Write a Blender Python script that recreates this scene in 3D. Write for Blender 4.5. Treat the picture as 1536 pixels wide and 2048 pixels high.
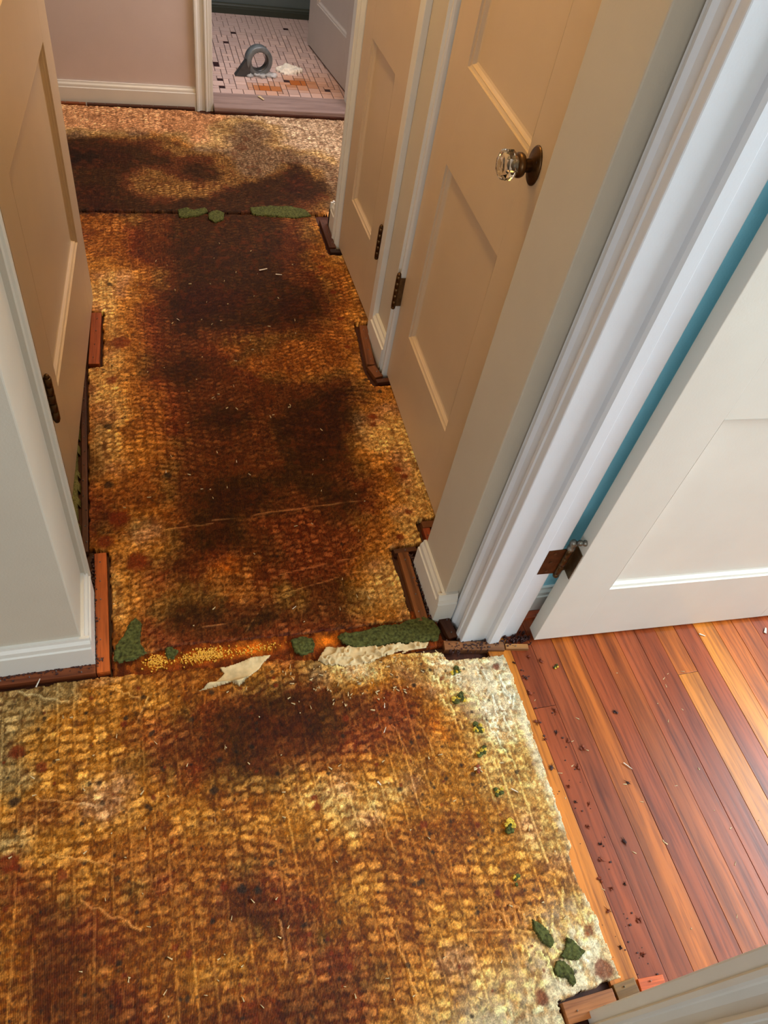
import bpy, bmesh, math, random
import numpy as np
from mathutils import Vector, Matrix
PI = math.pi
for o in list(bpy.data.objects): bpy.data.objects.remove(o)
S = bpy.context.scene
COL = S.collection
random.seed(7)

# ------------------------------------------------------------------ camera
cam_d = bpy.data.cameras.new('camera'); cam = bpy.data.objects.new('camera', cam_d); COL.objects.link(cam)
cam_d.sensor_fit = 'VERTICAL'; cam_d.sensor_height = 36.0; cam_d.lens = 1516.3 / 2048 * 36
cam_d.clip_start = 0.02
AX = (0.95843581, -0.09346975, 0.26956299); AY = (-0.24168687, -0.76807932, 0.59299377); AD = (-0.15161878, 0.6334963, 0.75874514)
R3 = Matrix(((AX[0], -AX[1], -AX[2]), (AY[0], -AY[1], -AY[2]), (-AD[0], AD[1], AD[2])))
cam.matrix_world = Matrix.Translation((0, 0, 1.55)) @ R3.to_4x4()
S.camera = cam

# ------------------------------------------------------------------ light and exposure
S.view_settings.view_transform = 'Standard'; S.view_settings.look = 'None'
S.view_settings.exposure = 0.0; S.view_settings.gamma = 1.0; S.view_settings.use_curve_mapping = False
W = bpy.data.worlds.new('world'); S.world = W; W.use_nodes = True
W.node_tree.nodes['Background'].inputs[0].default_value = (0.75, 0.85, 1.0, 1)
W.node_tree.nodes['Background'].inputs[1].default_value = 0.3

def area(name, loc, target, sx, sy, power, color):
    d = bpy.data.lights.new(name, 'AREA'); d.shape = 'RECTANGLE'; d.size = sx; d.size_y = sy
    d.energy = power; d.color = color
    o = bpy.data.objects.new(name, d); COL.objects.link(o); o.location = loc
    o.rotation_euler = (Vector(target) - Vector(loc)).to_track_quat('-Z', 'Y').to_euler()
    return o
area('daylight_front_room', (-1.2, -2.3, 1.55), (0.1, 1.0, 0.6), 1.5, 1.3, 40, (0.93, 0.97, 1.0))
area('daylight_right_room', (3.05, 0.10, 1.45), (0.9, 0.15, 0.7), 1.5, 1.5, 165, (0.92, 0.96, 1.0))
area('far_corridor_fill', (1.25, 3.1, 1.5), (-0.1, 3.2, 0.6), 0.7, 1.0, 40, (0.96, 0.90, 0.92))  # added fill to brighten the far wall, no window is modelled here
area('daylight_bathroom', (0.2, 4.0, 1.9), (0.8, 4.2, 0.2), 0.6, 0.6, 11, (0.97, 0.95, 1.0))
pl = bpy.data.lights.new('hall_ceiling_bulb', 'POINT'); pl.energy = 31; pl.color = (1.0, 0.64, 0.23); pl.shadow_soft_size = 0.05
plo = bpy.data.objects.new('hall_ceiling_bulb', pl); COL.objects.link(plo); plo.location = (0.20, 1.95, 2.27)

# ------------------------------------------------------------------ materials
def lin(c):
    c = np.asarray(c, float) / 255.0
    return np.where(c <= 0.04045, c / 12.92, ((c + 0.055) / 1.055) ** 2.4)
def L4(r, g, b): 
    v = lin((r, g, b)); return (float(v[0]), float(v[1]), float(v[2]), 1)
def newmat(name):
    m = bpy.data.materials.new(name); m.use_nodes = True
    nt = m.node_tree; return m, nt, nt.nodes['Principled BSDF']
def node(nt, t, **kw):
    n = nt.nodes.new(t)
    for k, v in kw.items():
        if hasattr(n, k): setattr(n, k, v)
        else: n.inputs[k.replace('_', ' ')].default_value = v
    return n
def paint(name, c, rough=0.45, bump=0.05, var=0.06, scale=9):
    m, nt, b = newmat(name)
    tc = node(nt, 'ShaderNodeTexCoord')
    n1 = node(nt, 'ShaderNodeTexNoise'); n1.inputs['Scale'].default_value = scale; n1.inputs['Detail'].default_value = 5
    n2 = node(nt, 'ShaderNodeTexNoise'); n2.inputs['Scale'].default_value = 260; n2.inputs['Detail'].default_value = 3
    nt.links.new(tc.outputs['Object'], n1.inputs['Vector']); nt.links.new(tc.outputs['Object'], n2.inputs['Vector'])
    mr = node(nt, 'ShaderNodeMapRange'); mr.inputs['To Min'].default_value = 1 - var; mr.inputs['To Max'].default_value = 1 + var
    nt.links.new(n1.outputs['Fac'], mr.inputs['Value'])
    vm = node(nt, 'ShaderNodeVectorMath', operation='SCALE'); vm.inputs[0].default_value = c[:3]
    nt.links.new(mr.outputs[0], vm.inputs['Scale']); nt.links.new(vm.outputs[0], b.inputs['Base Color'])
    bp = node(nt, 'ShaderNodeBump'); bp.inputs['Strength'].default_value = bump; bp.inputs['Distance'].default_value = 0.002
    nt.links.new(n2.outputs['Fac'], bp.inputs['Height']); nt.links.new(bp.outputs[0], b.inputs['Normal'])
    b.inputs['Roughness'].default_value = rough
    return m
M_WALL = paint('sage_cream_wall_paint', L4(194, 185, 168), 0.6, 0.12)
M_FARWALL = paint('mauve_wall_paint', L4(204, 188, 182), 0.65, 0.12)
M_BLUE = paint('sky_blue_wall_paint', L4(160, 226, 244), 0.6, 0.15)
M_TEAL = paint('dark_teal_wall_paint', L4(86, 98, 98), 0.6, 0.1)
M_TRIM = paint('off_white_trim_paint', L4(216, 214, 206), 0.35, 0.06)
M_DOOR = paint('cream_door_paint', L4(198, 176, 146), 0.38, 0.08)
M_WHITE = paint('white_door_paint', L4(228, 224, 214), 0.35, 0.06)
M_JAMB = paint('cool_white_jamb_paint', L4(222, 226, 232), 0.35, 0.06)
M_CEIL = paint('ceiling_paint', L4(225, 222, 214), 0.8, 0.05)
M_BATHDOOR = paint('grey_bathroom_door_paint', L4(176, 166, 158), 0.45, 0.06)

def wood(name, use_obj=True, base=(0.3, 0.1, 0.03, 1), rough=0.28, grain=1.0, axis='Y'):
    m, nt, b = newmat(name)
    tc = node(nt, 'ShaderNodeTexCoord'); oi = node(nt, 'ShaderNodeObjectInfo')
    mp = node(nt, 'ShaderNodeMapping')
    sc = {'Y': (60, 3.0, 60), 'X': (3.0, 60, 60), 'Z': (60, 60, 3)}[axis]
    mp.inputs['Scale'].default_value = sc
    nt.links.new(tc.outputs['Object'], mp.inputs['Vector'])
    add = node(nt, 'ShaderNodeVectorMath', operation='ADD'); 
    ml = node(nt, 'ShaderNodeMath', operation='MULTIPLY'); ml.inputs[1].default_value = 37.0
    nt.links.new(oi.outputs['Random'], ml.inputs[0])
    nt.links.new(mp.outputs[0], add.inputs[0]); nt.links.new(ml.outputs[0], add.inputs[1])
    n1 = node(nt, 'ShaderNodeTexNoise'); n1.inputs['Scale'].default_value = 0.55; n1.inputs['Detail'].default_value = 6; n1.inputs['Distortion'].default_value = 0.8
    n2 = node(nt, 'ShaderNodeTexNoise'); n2.inputs['Scale'].default_value = 3.2; n2.inputs['Detail'].default_value = 4
    nt.links.new(add.outputs[0], n1.inputs['Vector']); nt.links.new(add.outputs[0], n2.inputs['Vector'])
    cr = node(nt, 'ShaderNodeValToRGB')
    e = cr.color_ramp.elements; e[0].position = 0.32; e[0].color = (0.38, 0.30, 0.28, 1); e[1].position = 0.62; e[1].color = (1.25, 1.25, 1.2, 1)
    nt.links.new(n1.outputs['Fac'], cr.inputs['Fac'])
    cr2 = node(nt, 'ShaderNodeValToRGB')
    e = cr2.color_ramp.elements; e[0].position = 0.36; e[0].color = (0.55, 0.5, 0.5, 1); e[1].position = 0.5; e[1].color = (1, 1, 1, 1)
    nt.links.new(n2.outputs['Fac'], cr2.inputs['Fac'])
    mx = node(nt, 'ShaderNodeMix', data_type='RGBA', blend_type='MULTIPLY'); mx.inputs['Factor'].default_value = 0.75 * grain
    if use_obj: nt.links.new(oi.outputs['Color'], mx.inputs[6])
    else: mx.inputs[6].default_value = base
    nt.links.new(cr.outputs[0], mx.inputs[7])
    mx2 = node(nt, 'ShaderNodeMix', data_type='RGBA', blend_type='MULTIPLY'); mx2.inputs['Factor'].default_value = 0.7 * grain
    nt.links.new(mx.outputs[2], mx2.inputs[6]); nt.links.new(cr2.outputs[0], mx2.inputs[7])
    nt.links.new(mx2.outputs[2], b.inputs['Base Color'])
    bp = node(nt, 'ShaderNodeBump'); bp.inputs['Strength'].default_value = 0.12; bp.inputs['Distance'].default_value = 0.001
    nt.links.new(n2.outputs['Fac'], bp.inputs['Height']); nt.links.new(bp.outputs[0], b.inputs['Normal'])
    b.inputs['Roughness'].default_value = rough; b.inputs['Specular IOR Level'].default_value = 0.35
    return m
M_PLANK = wood('varnished_floor_planks', rough=0.30, grain=0.95)
M_STRIP = wood('tack_strip_wood', True, rough=0.5)
M_STRIPX = wood('tack_strip_wood_across', True, rough=0.5, axis='X')
M_SUB = wood('dark_stained_subfloor', False, L4(70, 32, 14), 0.55)
M_SADDLE = wood('grey_brown_threshold_wood', False, L4(150, 128, 122), 0.4, 0.7, 'X')

def metal(name, c, rough=0.4):
    m, nt, b = newmat(name)
    n1 = node(nt, 'ShaderNodeTexNoise'); n1.inputs['Scale'].default_value = 60; n1.inputs['Detail'].default_value = 4
    tc = node(nt, 'ShaderNodeTexCoord'); nt.links.new(tc.outputs['Object'], n1.inputs['Vector'])
    cr = node(nt, 'ShaderNodeValToRGB'); e = cr.color_ramp.elements
    e[0].position = 0.35; e[0].color = tuple(x * 0.55 for x in c[:3]) + (1,); e[1].position = 0.7; e[1].color = c
    nt.links.new(n1.outputs['Fac'], cr.inputs['Fac']); nt.links.new(cr.outputs[0], b.inputs['Base Color'])
    b.inputs['Metallic'].default_value = 0.85; b.inputs['Roughness'].default_value = rough
    return m
M_BRONZE = metal('oil_rubbed_bronze', L4(104, 76, 46), 0.36)
M_BRASS = metal('aged_bronze_leaf', L4(128, 104, 74), 0.45)
M_PEWTER = metal('worn_grey_metal', L4(150, 148, 140), 0.4)
M_NAIL = metal('steel_tack', L4(190, 190, 188), 0.3)
mg, nt, b = newmat('clear_cut_glass'); b.inputs['Transmission Weight'].default_value = 1; b.inputs['Roughness'].default_value = 0.02; b.inputs['IOR'].default_value = 1.5
b.inputs['Base Color'].default_value = (0.97, 0.96, 0.93, 1); M_GLASS = mg

def simple(name, c, rough=0.6, var=0.35, scale=120, bump=0.4, spec=0.5):
    m, nt, b = newmat(name)
    tc = node(nt, 'ShaderNodeTexCoord')
    n1 = node(nt, 'ShaderNodeTexNoise'); n1.inputs['Scale'].default_value = scale; n1.inputs['Detail'].default_value = 6
    nt.links.new(tc.outputs['Object'], n1.inputs['Vector'])
    cr = node(nt, 'ShaderNodeValToRGB'); e = cr.color_ramp.elements
    e[0].position = 0.32; e[0].color = tuple(x * (1 - var) for x in c[:3]) + (1,)
    e[1].position = 0.68; e[1].color = tuple(min(1, x * (1 + var)) for x in c[:3]) + (1,)
    nt.links.new(n1.outputs['Fac'], cr.inputs['Fac']); nt.links.new(cr.outputs[0], b.inputs['Base Color'])
    bp = node(nt, 'ShaderNodeBump'); bp.inputs['Strength'].default_value = bump; bp.inputs['Distance'].default_value = 0.002
    nt.links.new(n1.outputs['Fac'], bp.inputs['Height']); nt.links.new(bp.outputs[0], b.inputs['Normal'])
    b.inputs['Roughness'].default_value = rough; b.inputs['Specular IOR Level'].default_value = spec
    return m
M_GREEN = simple('mossy_green_foam', L4(74, 78, 38), 0.85, 0.6, 160, 0.8, 0.2)
M_OLIVE = simple('olive_carpet', L4(112, 108, 66), 0.9, 0.4, 300, 0.8, 0.2)
M_YELLOW = simple('yellow_foam', L4(200, 170, 60), 0.8, 0.5, 200, 0.6, 0.2)
M_PAPER = simple('cream_backing_paper', L4(206, 184, 140), 0.7, 0.2, 60, 0.3, 0.3)
M_RUST = simple('rust_brown_fibre', L4(128, 56, 26), 0.7, 0.5, 200, 0.5)
M_DARK = simple('dark_plum_fibre', L4(62, 34, 32), 0.7, 0.5, 200, 0.5)
M_WHITEBIT = simple('white_splinter', L4(226, 216, 198), 0.6, 0.15, 80, 0.2)
M_GLINT = simple('painted_gold_glint', L4(255, 168, 56), 0.22, 0.5, 500, 0.5, 0.8)  # bright colour stands in for light glinting on varnish
M_GROUT = simple('dark_grout', L4(66, 46, 42), 0.9, 0.3, 80, 0.2)
M_FLAT = simple('grey_plastic', L4(96, 102, 104), 0.3, 0.3, 30, 0.15, 0.7)
M_FILM = simple('dark_film', L4(58, 58, 58), 0.35, 0.3, 40, 0.4, 0.7)
M_CLEAR, nt, b = newmat('clear_wrap'); b.inputs['Base Color'].default_value = (0.8, 0.82, 0.82, 1); b.inputs['Alpha'].default_value = 0.45; b.inputs['Roughness'].default_value = 0.12

def tilemat():
    m, nt, b = newmat('glazed_mosaic')
    oi = node(nt, 'ShaderNodeObjectInfo'); nt.links.new(oi.outputs['Color'], b.inputs['Base Color']); b.inputs['Roughness'].default_value = 0.25
    return m
M_TILE = tilemat()

def sheetmat():
    m, nt, b = newmat('stained_carpet_backing')
    at = node(nt, 'ShaderNodeAttribute', attribute_name='Col')
    tc = node(nt, 'ShaderNodeTexCoord')
    n1 = node(nt, 'ShaderNodeTexNoise'); n1.inputs['Scale'].default_value = 330; n1.inputs['Detail'].default_value = 4; n1.inputs['Roughness'].default_value = 0.7
    n2 = node(nt, 'ShaderNodeTexNoise'); n2.inputs['Scale'].default_value = 70; n2.inputs['Detail'].default_value = 6; n2.inputs['Distortion'].default_value = 1.5
    wv = node(nt, 'ShaderNodeTexWave', wave_type='BANDS', bands_direction='X'); wv.inputs['Scale'].default_value = 118; wv.inputs['Distortion'].default_value = 1.2; wv.inputs['Detail'].default_value = 1.5; wv.inputs['Detail Scale'].default_value = 1.2
    for n in (n1, n2, wv): nt.links.new(tc.outputs['Object'], n.inputs['Vector'])
    def mr(src, a, b_, lo=0.3, hi=0.7):
        r = node(nt, 'ShaderNodeMapRange'); r.inputs['From Min'].default_value = lo; r.inputs['From Max'].default_value = hi
        r.inputs['To Min'].default_value = a; r.inputs['To Max'].default_value = b_; nt.links.new(src, r.inputs['Value']); return r.outputs[0]
    def mul(a, c):
        q = node(nt, 'ShaderNodeMath', operation='MULTIPLY'); nt.links.new(a, q.inputs[0]); nt.links.new(c, q.inputs[1]); return q.outputs[0]
    f = mul(mul(mr(n1.outputs['Fac'], 0.55, 1.5), mr(n2.outputs['Fac'], 0.70, 1.30)), mr(wv.outputs['Fac'], 0.88, 1.10, 0, 1))
    sv = node(nt, 'ShaderNodeVectorMath', operation='SCALE'); nt.links.new(at.outputs['Color'], sv.inputs[0]); nt.links.new(f, sv.inputs['Scale'])
    nt.links.new(sv.outputs[0], b.inputs['Base Color'])
    bp = node(nt, 'ShaderNodeBump'); bp.inputs['Strength'].default_value = 0.55; bp.inputs['Distance'].default_value = 0.0022
    ad = node(nt, 'ShaderNodeMath', operation='ADD'); nt.links.new(n2.outputs['Fac'], ad.inputs[0]); nt.links.new(mul(n1.outputs['Fac'], wv.outputs['Fac']), ad.inputs[1])
    nt.links.new(ad.outputs[0], bp.inputs['Height']); nt.links.new(bp.outputs[0], b.inputs['Normal'])
    b.inputs['Roughness'].default_value = 0.55; b.inputs['Specular IOR Level'].default_value = 0.15
    return m
M_SHEET = sheetmat()

# ------------------------------------------------------------------ mesh helpers
class MB:
    def __init__(s): s.v = []; s.f = []
    def quad(s, *p):
        n = len(s.v); s.v += [tuple(q) for q in p]; s.f.append(tuple(range(n, n + len(p))))
    def box(s, x0, x1, y0, y1, z0, z1):
        n = len(s.v)
        s.v += [(x0,y0,z0),(x1,y0,z0),(x1,y1,z0),(x0,y1,z0),(x0,y0,z1),(x1,y0,z1),(x1,y1,z1),(x0,y1,z1)]
        s.f += [tuple(n + i for i in q) for q in ((0,3,2,1),(4,5,6,7),(0,1,5,4),(1,2,6,5),(2,3,7,6),(3,0,4,7))]
        return s
    def prism(s, prof, z0, z1):            # closed xy profile (counter-clockwise), extruded in z
        n = len(s.v); k = len(prof)
        s.v += [(x, y, z0) for x, y in prof] + [(x, y, z1) for x, y in prof]
        for i in range(k):
            j = (i + 1) % k; s.f.append((n + i, n + j, n + k + j, n + k + i))
        s.f.append(tuple(n + i for i in reversed(range(k)))); s.f.append(tuple(n + k + i for i in range(k)))
        return s
    def lathe(s, prof, axis='z', seg=20, c=(0,0,0), cap=True):
        n = len(s.v); k = len(prof)
        for r, h in prof:
            for i in range(seg):
                a = 2 * PI * i / seg; p = (r * math.cos(a), r * math.sin(a), h)
                if axis == 'x': p = (p[2], p[0], p[1])
                if axis == 'y': p = (p[0], p[2], p[1])
                s.v.append((p[0] + c[0], p[1] + c[1], p[2] + c[2]))
        for j in range(k - 1):
            for i in range(seg):
                i2 = (i + 1) % seg; s.f.append((n + j*seg + i, n + j*seg + i2, n + (j+1)*seg + i2, n + (j+1)*seg + i))
        if cap:
            s.f.append(tuple(n + i for i in reversed(range(seg)))); s.f.append(tuple(n + (k-1)*seg + i for i in range(seg)))
        return s
def empty(name, loc=(0,0,0), rz=0):
    o = bpy.data.objects.new(name, None); COL.objects.link(o); o.location = loc; o.rotation_euler = (0, 0, rz); o.empty_display_size = 0.05; return o
def tag(o, label=None, cat=None, group=None, kind=None):
    if label: o['label'] = label
    if cat: o['category'] = cat
    if group: o['group'] = group
    if kind: o['kind'] = kind
    return o
def build(mb, name, mat, parent=None, bevel=0, smooth=False, recalc=True):
    me = bpy.data.meshes.new(name); me.from_pydata(mb.v, [], mb.f); me.update()
    if recalc or bevel:
        bm = bmesh.new(); bm.from_mesh(me)
        if bevel: bmesh.ops.bevel(bm, geom=[e for e in bm.edges], offset=bevel, segments=2, affect='EDGES', profile=0.6)
        bmesh.ops.recalc_face_normals(bm, faces=bm.faces); bm.to_mesh(me); bm.free()
    if smooth:
        me.shade_smooth()
    me.materials.append(mat)
    o = bpy.data.objects.new(name, me); COL.objects.link(o)
    if parent: o.parent = parent
    return o
def struct(mb, name, mat, label, cat, bevel=0):
    return tag(build(mb, name, mat, None, bevel), label, cat, None, 'structure')

# ------------------------------------------------------------------ room shell
struct(MB().box(-2.4, 3.3, -2.8, 4.8, -0.12, -0.012), 'floor', M_SUB, 'dark stained wood subfloor under the torn carpet backing', 'floor')
struct(MB().box(-2.4, 3.3, -2.8, 4.8, 2.44, 2.54), 'ceiling', M_CEIL, 'flat off white ceiling above the hallway', 'ceiling')
H = 2.44
struct(MB().box(-2.2, -0.203, 0.885, 1.068, -0.012, H), 'wall_left', M_WALL, 'sage cream wall end at the left of the hallway mouth', 'wall', 0.003)
struct(MB().box(-0.39, -0.27, 1.068, 1.30, -0.012, H).box(-0.39, -0.27, 2.19, 2.66, -0.012, H).box(-0.39, -0.27, 1.30, 2.19, 2.08, H), 'wall_left_hall', M_WALL, 'cream hallway wall around the open left door', 'wall')
struct(MB().box(0.60, 0.652, 0.876, 1.03, -0.012, H).box(0.652, 3.2, 0.89, 1.03, -0.012, H), 'wall_right', M_WALL, 'cream wall end between the crystal knob door and the right doorway', 'wall', 0.003)
struct(MB().box(0.652, 0.778, 0.812, 0.89, -0.012, H).box(0.652, 0.778, 0.03, 0.812, 2.06, H).box(0.652, 0.778, -2.6, 0.008, -0.012, H), 'wall_right_doorway', M_WALL, 'cream wall around the doorway to the blue room', 'wall')
struct(MB().box(0.80, 3.1, 0.866, 0.89, -0.012, H), 'wall_blue', M_BLUE, 'sky blue wall seen behind the white door', 'wall')
struct(MB().box(0.72, 0.84, 1.03, 1.14, -0.012, H).box(0.707, 0.84, 1.80, 1.975, -0.012, H).box(0.84, 0.9, 1.03, 2.62, -0.012, H).box(0.72, 0.84, 1.14, 1.80, 2.05, H)
       .box(0.72, 0.84, 1.975, 2.52, 2.05, H).box(0.70, 0.84, 2.53, 2.62, -0.012, H), 'wall_right_hall', M_WALL, 'cream hallway wall holding the two closet doors', 'wall')
struct(MB().box(-2.2, 0.335, 3.60, 3.70, -0.012, H).box(0.98, 1.35, 3.60, 3.70, -0.012, H).box(0.335, 0.98, 3.60, 3.70, 2.05, H), 'wall_far', M_FARWALL, 'mauve wall at the far end beside the bathroom doorway', 'wall')
struct(MB().box(-0.4, 1.5, 4.71, 4.8, -0.012, H), 'wall_bathroom_back', M_TEAL, 'dark teal bathroom wall above the mosaic floor', 'wall')
struct(MB().box(-0.4, -0.34, 3.7, 4.71, -0.012, H), 'wall_bathroom_left', M_TEAL, 'dark teal side wall of the bathroom', 'wall')
struct(MB().box(1.2, 1.3, 3.7, 4.71, -0.012, H), 'wall_bathroom_right', M_TEAL, 'dark teal wall behind the open bathroom door', 'wall')
struct(MB().box(1.32, 1.42, 2.5, 3.7, -0.012, H).box(0.84, 1.42, 2.5, 2.62, -0.012, H), 'wall_far_right', M_FARWALL, 'mauve wall of the far corridor on the right', 'wall')
struct(MB().box(-2.3, -2.2, -2.6, 4.8, -0.012, H), 'wall_outer_left', M_WALL, 'cream outer wall on the left', 'wall')
struct(MB().box(3.1, 3.2, -2.6, 0.89, -0.012, H), 'wall_outer_right', M_BLUE, 'blue outer wall of the right room', 'wall')
struct(MB().box(-2.3, 3.2, -2.7, -2.6, -0.012, H), 'wall_back', M_WALL, 'cream wall behind the viewer', 'wall')

# baseboards: profile in (out, z), swept along a straight run
def baseboard(name, runs, label, mat=M_TRIM, h=0.10, t=0.017):
    root = None
    mb = MB(); cap = MB()
    for (ax, a0, a1, c, sgn) in runs:
        prof = [(0, -0.0115), (t, -0.0115), (t, h * 0.72), (t * 0.8, h * 0.745), (t * 0.78, h * 0.80), (0, h * 0.80)]
        capp = [(0, h * 0.80), (t * 0.78, h * 0.80), (t * 0.74, h * 0.86), (t * 0.45, h * 0.93), (t * 0.38, h), (0, h)]
        for tgt, pr in ((mb, prof), (cap, capp)):
            n = len(tgt.v); k = len(pr)
            for a in (a0, a1):
                for (o_, z) in pr:
                    tgt.v.append((a, c + sgn * o_, z) if ax == 'x' else (c + sgn * o_, a, z))
            for i in range(k):
                j = (i + 1) % k; tgt.f.append((n + i, n + j, n + k + j, n + k + i))
            tgt.f.append(tuple(n + i for i in range(k))); tgt.f.append(tuple(n + k + i for i in range(k)))
    o = struct(mb, name, mat, label, 'baseboard')
    build(cap, 'cap_moulding', mat, o)
    return o
baseboard('baseboard_left', [('x', -2.2, -0.186, 0.885, -1), ('y', 0.885, 1.055, -0.203, 1)], 'worn off white baseboard wrapping the left wall corner')
baseboard('baseboard_right', [('y', 0.876, 1.034, 0.60, -1), ('x', 0.583, 0.632, 0.876, -1)], 'worn off white baseboard on the right wall corner')
baseboard('baseboard_blue_room', [('x', 0.80, 3.1, 0.866, -1)], 'white baseboard under the blue wall behind the white door', h=0.09)
baseboard('baseboard_closets', [('y', 1.806, 1.96, 0.707, -1)], 'short baseboard between the two closet doors', h=0.088, t=0.024)
baseboard('baseboard_hall_end', [('y', 2.54, 2.637, 0.70, -1), ('x', 0.683, 1.3, 2.62, 1)], 'short baseboard at the end of the right hallway wall')
baseboard('baseboard_far', [('x', -2.2, 0.277, 3.60, -1)], 'pinkish white baseboard under the mauve far wall', h=0.085)
M_DKBASE = paint('dark_green_base_paint', L4(48, 54, 44), 0.5)
baseboard('baseboard_bathroom', [('x', -0.34, 1.2, 4.71, -1)], 'dark green tile base under the bathroom wall', M_DKBASE, h=0.07)

# ------------------------------------------------------------------ door frames
def ring_profile(w, t):    # casing profile: along width a (0..w), out b
    return [(0, 0), (w, 0), (w, t*0.55), (w*0.93, t*0.80), (w*0.82, t*0.74), (w*0.78, t*0.92), (w*0.70, t*0.95), (w*0.62, t*0.62), (w*0.42, t*0.50), (w*0.26, t*0.62),
            (w*0.22, t*0.9), (w*0.16, t), (w*0.05, t), (0, t*0.8)]
# right doorway (to the blue room)
d = MB()
pr = [(0.652 - b, 0.806 + a) for a, b in ring_profile(0.064, 0.021)]
d.prism(pr, -0.010, 2.09)
o = struct(d, 'trim_1', M_JAMB, 'moulded white casing along the right doorway, nearest the hall', 'door casing')
d = MB(); d.box(0.634, 0.700, 0.790, 0.812, -0.010, 2.06).box(0.730, 0.780, 0.790, 0.812, -0.010, 2.06)
o = struct(d, 'trim_2', M_JAMB, 'broad white door jamb facing the viewer with brown hinge', 'door jamb', 0.0025)
build(MB().prism([(0.698, 0.779), (0.703, 0.774), (0.726, 0.774), (0.732, 0.780), (0.732, 0.811), (0.698, 0.811)], -0.010, 2.06), 'stop_strip', M_JAMB, o)
d = MB(); pr = [(0.652 - b, 0.012 - a) for a, b in ring_profile(0.064, 0.021)]; d.prism(pr, -0.010, 2.09)
struct(d, 'trim_3', M_TRIM, 'grey shaded casing in the bottom right corner of the view', 'door casing')
d = MB(); d.box(0.634, 0.780, 0.008, 0.030, -0.010, 2.06)
struct(d, 'trim_4', M_TRIM, 'near door jamb at the bottom right corner', 'door jamb', 0.0025)
# left wall end trim
d = MB().prism([(-0.206, 1.070), (-0.206, 1.046), (-0.194, 1.046), (-0.192, 1.052), (-0.188, 1.054), (-0.186, 1.060), (-0.186, 1.066), (-0.190, 1.070)], 0.06, H - 0.02)
struct(d, 'trim_5', M_WALL, 'slim trim strip along the far edge of the left wall end', 'trim')
d = MB().box(-0.27, -0.252, 1.19, 1.31, -0.010, 2.12).box(-0.27, -0.262, 2.19, 2.24, -0.010, 2.12)
struct(d, 'trim_6', M_TRIM, 'casing around the open left door', 'door casing')
# crystal knob closet frame
prK = [(0.707 - b, 1.757 + a) for a, b in ring_profile(0.048, 0.026)]
struct(MB().prism(prK, -0.010, 2.09), 'trim_7', M_TRIM, 'moulded casing strip beside the hinges of the crystal knob door', 'door casing')
struct(MB().box(0.712, 0.84, 1.766, 1.80, -0.010, 2.05), 'trim_8', M_TRIM, 'white jamb edge behind the hinge of the crystal knob door', 'door jamb')
# linen closet frame
struct(MB().box(0.689, 0.707, 1.960, 2.000, -0.010, 2.10).box(0.707, 0.84, 1.975, 2.002, -0.010, 2.05), 'trim_9', M_TRIM, 'flat casing with a grey side between the two closet doors', 'door casing', 0.002)
pr = [(0.707 - b, 2.540 - a) for a, b in ring_profile(0.060, 0.030)]
struct(MB().prism(pr[::-1], -0.010, 2.09).box(0.707, 0.84, 2.49, 2.54, -0.010, 2.05), 'trim_10', M_TRIM, 'casing at the far side of the narrow linen closet door', 'door casing')
# bathroom frame
prB = [(0.277 + a, 3.60 - b) for a, b in ring_profile(0.062, 0.022)]
struct(MB().prism(prB[::-1], -0.010, 2.09), 'trim_11', M_TRIM, 'white moulded casing at the left of the bathroom doorway', 'door casing')
struct(MB().box(0.335, 0.352, 3.585, 3.715, -0.010, 2.05), 'trim_12', M_TRIM, 'white jamb at the left of the bathroom doorway', 'door jamb', 0.002)
struct(MB().box(0.985, 1.05, 3.58, 3.60, -0.010, 2.09).box(0.975, 0.99, 3.58, 3.70, -0.010, 2.05), 'trim_13', M_TRIM, 'white frame at the right of the bathroom doorway', 'door casing')
sd = struct(MB().prism([(0.352, 3.545), (0.975, 3.545), (0.975, 3.70), (0.352, 3.70)], 0.006, 0.026), 'trim_14', M_SADDLE, 'worn grey brown wooden threshold of the bathroom doorway', 'threshold', 0.004)
build(MB().box(0.352, 0.975, 3.536, 3.55, -0.010, 0.010), 'threshold_lip', M_SUB, sd, 0.002)

# ------------------------------------------------------------------ doors
def frame_mould(mb, x0, x1, z0, z1, y, sgn):
    prof = [(0, 0), (0.001, 0.0045), (0.006, 0.0065), (0.0075, 0.006), (0.0085, 0.009), (0.012, 0.0135), (0.0165, 0.0150), (0.018, 0.0155)]
    rings = []
    for i_, dpt in prof:
        n = len(mb.v); yy = y + sgn * dpt
        mb.v += [(x0 + i_, yy, z0 + i_), (x1 - i_, yy, z0 + i_), (x1 - i_, yy, z1 - i_), (x0 + i_, yy, z1 - i_)]
        rings.append(n)
    for a, b_ in zip(rings[:-1], rings[1:]):
        for i in range(4):
            j = (i + 1) % 4; mb.f.append((a + i, a + j, b_ + j, b_ + i))
def make_door(name, hinge, end, z0, width, label, mat, panels, top=2.04, st=0.115, T=0.035, st2=None):
    ang = math.atan2(end[1] - hinge[1], end[0] - hinge[0])
    r = empty(name, (hinge[0], hinge[1], 0), ang); tag(r, label, 'door', None, 'structure')
    sb = st2 or st
    for s0, s1 in ((0, st), (width - sb, width)): build(MB().box(s0, s1, 0, T, z0, top), 'stile', mat, r, 0.0012)
    zs = [z0] + [q for p in panels for q in p] + [top]
    for a, b_ in zip(zs[0::2], zs[1::2]): build(MB().box(st, width - sb, 0.0002, T - 0.0002, a, b_), 'rail', mat, r)
    for (a, b_) in panels:
        p = build(MB().box(st, width - sb, 0.0150, T - 0.0150, a, b_), 'panel', mat, r)
        m = MB(); frame_mould(m, st, width - sb, a, b_, 0.0, 1); frame_mould(m, st, width - sb, a, b_, T, -1)
        build(m, 'panel_moulding', mat, p)
    return r
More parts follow.
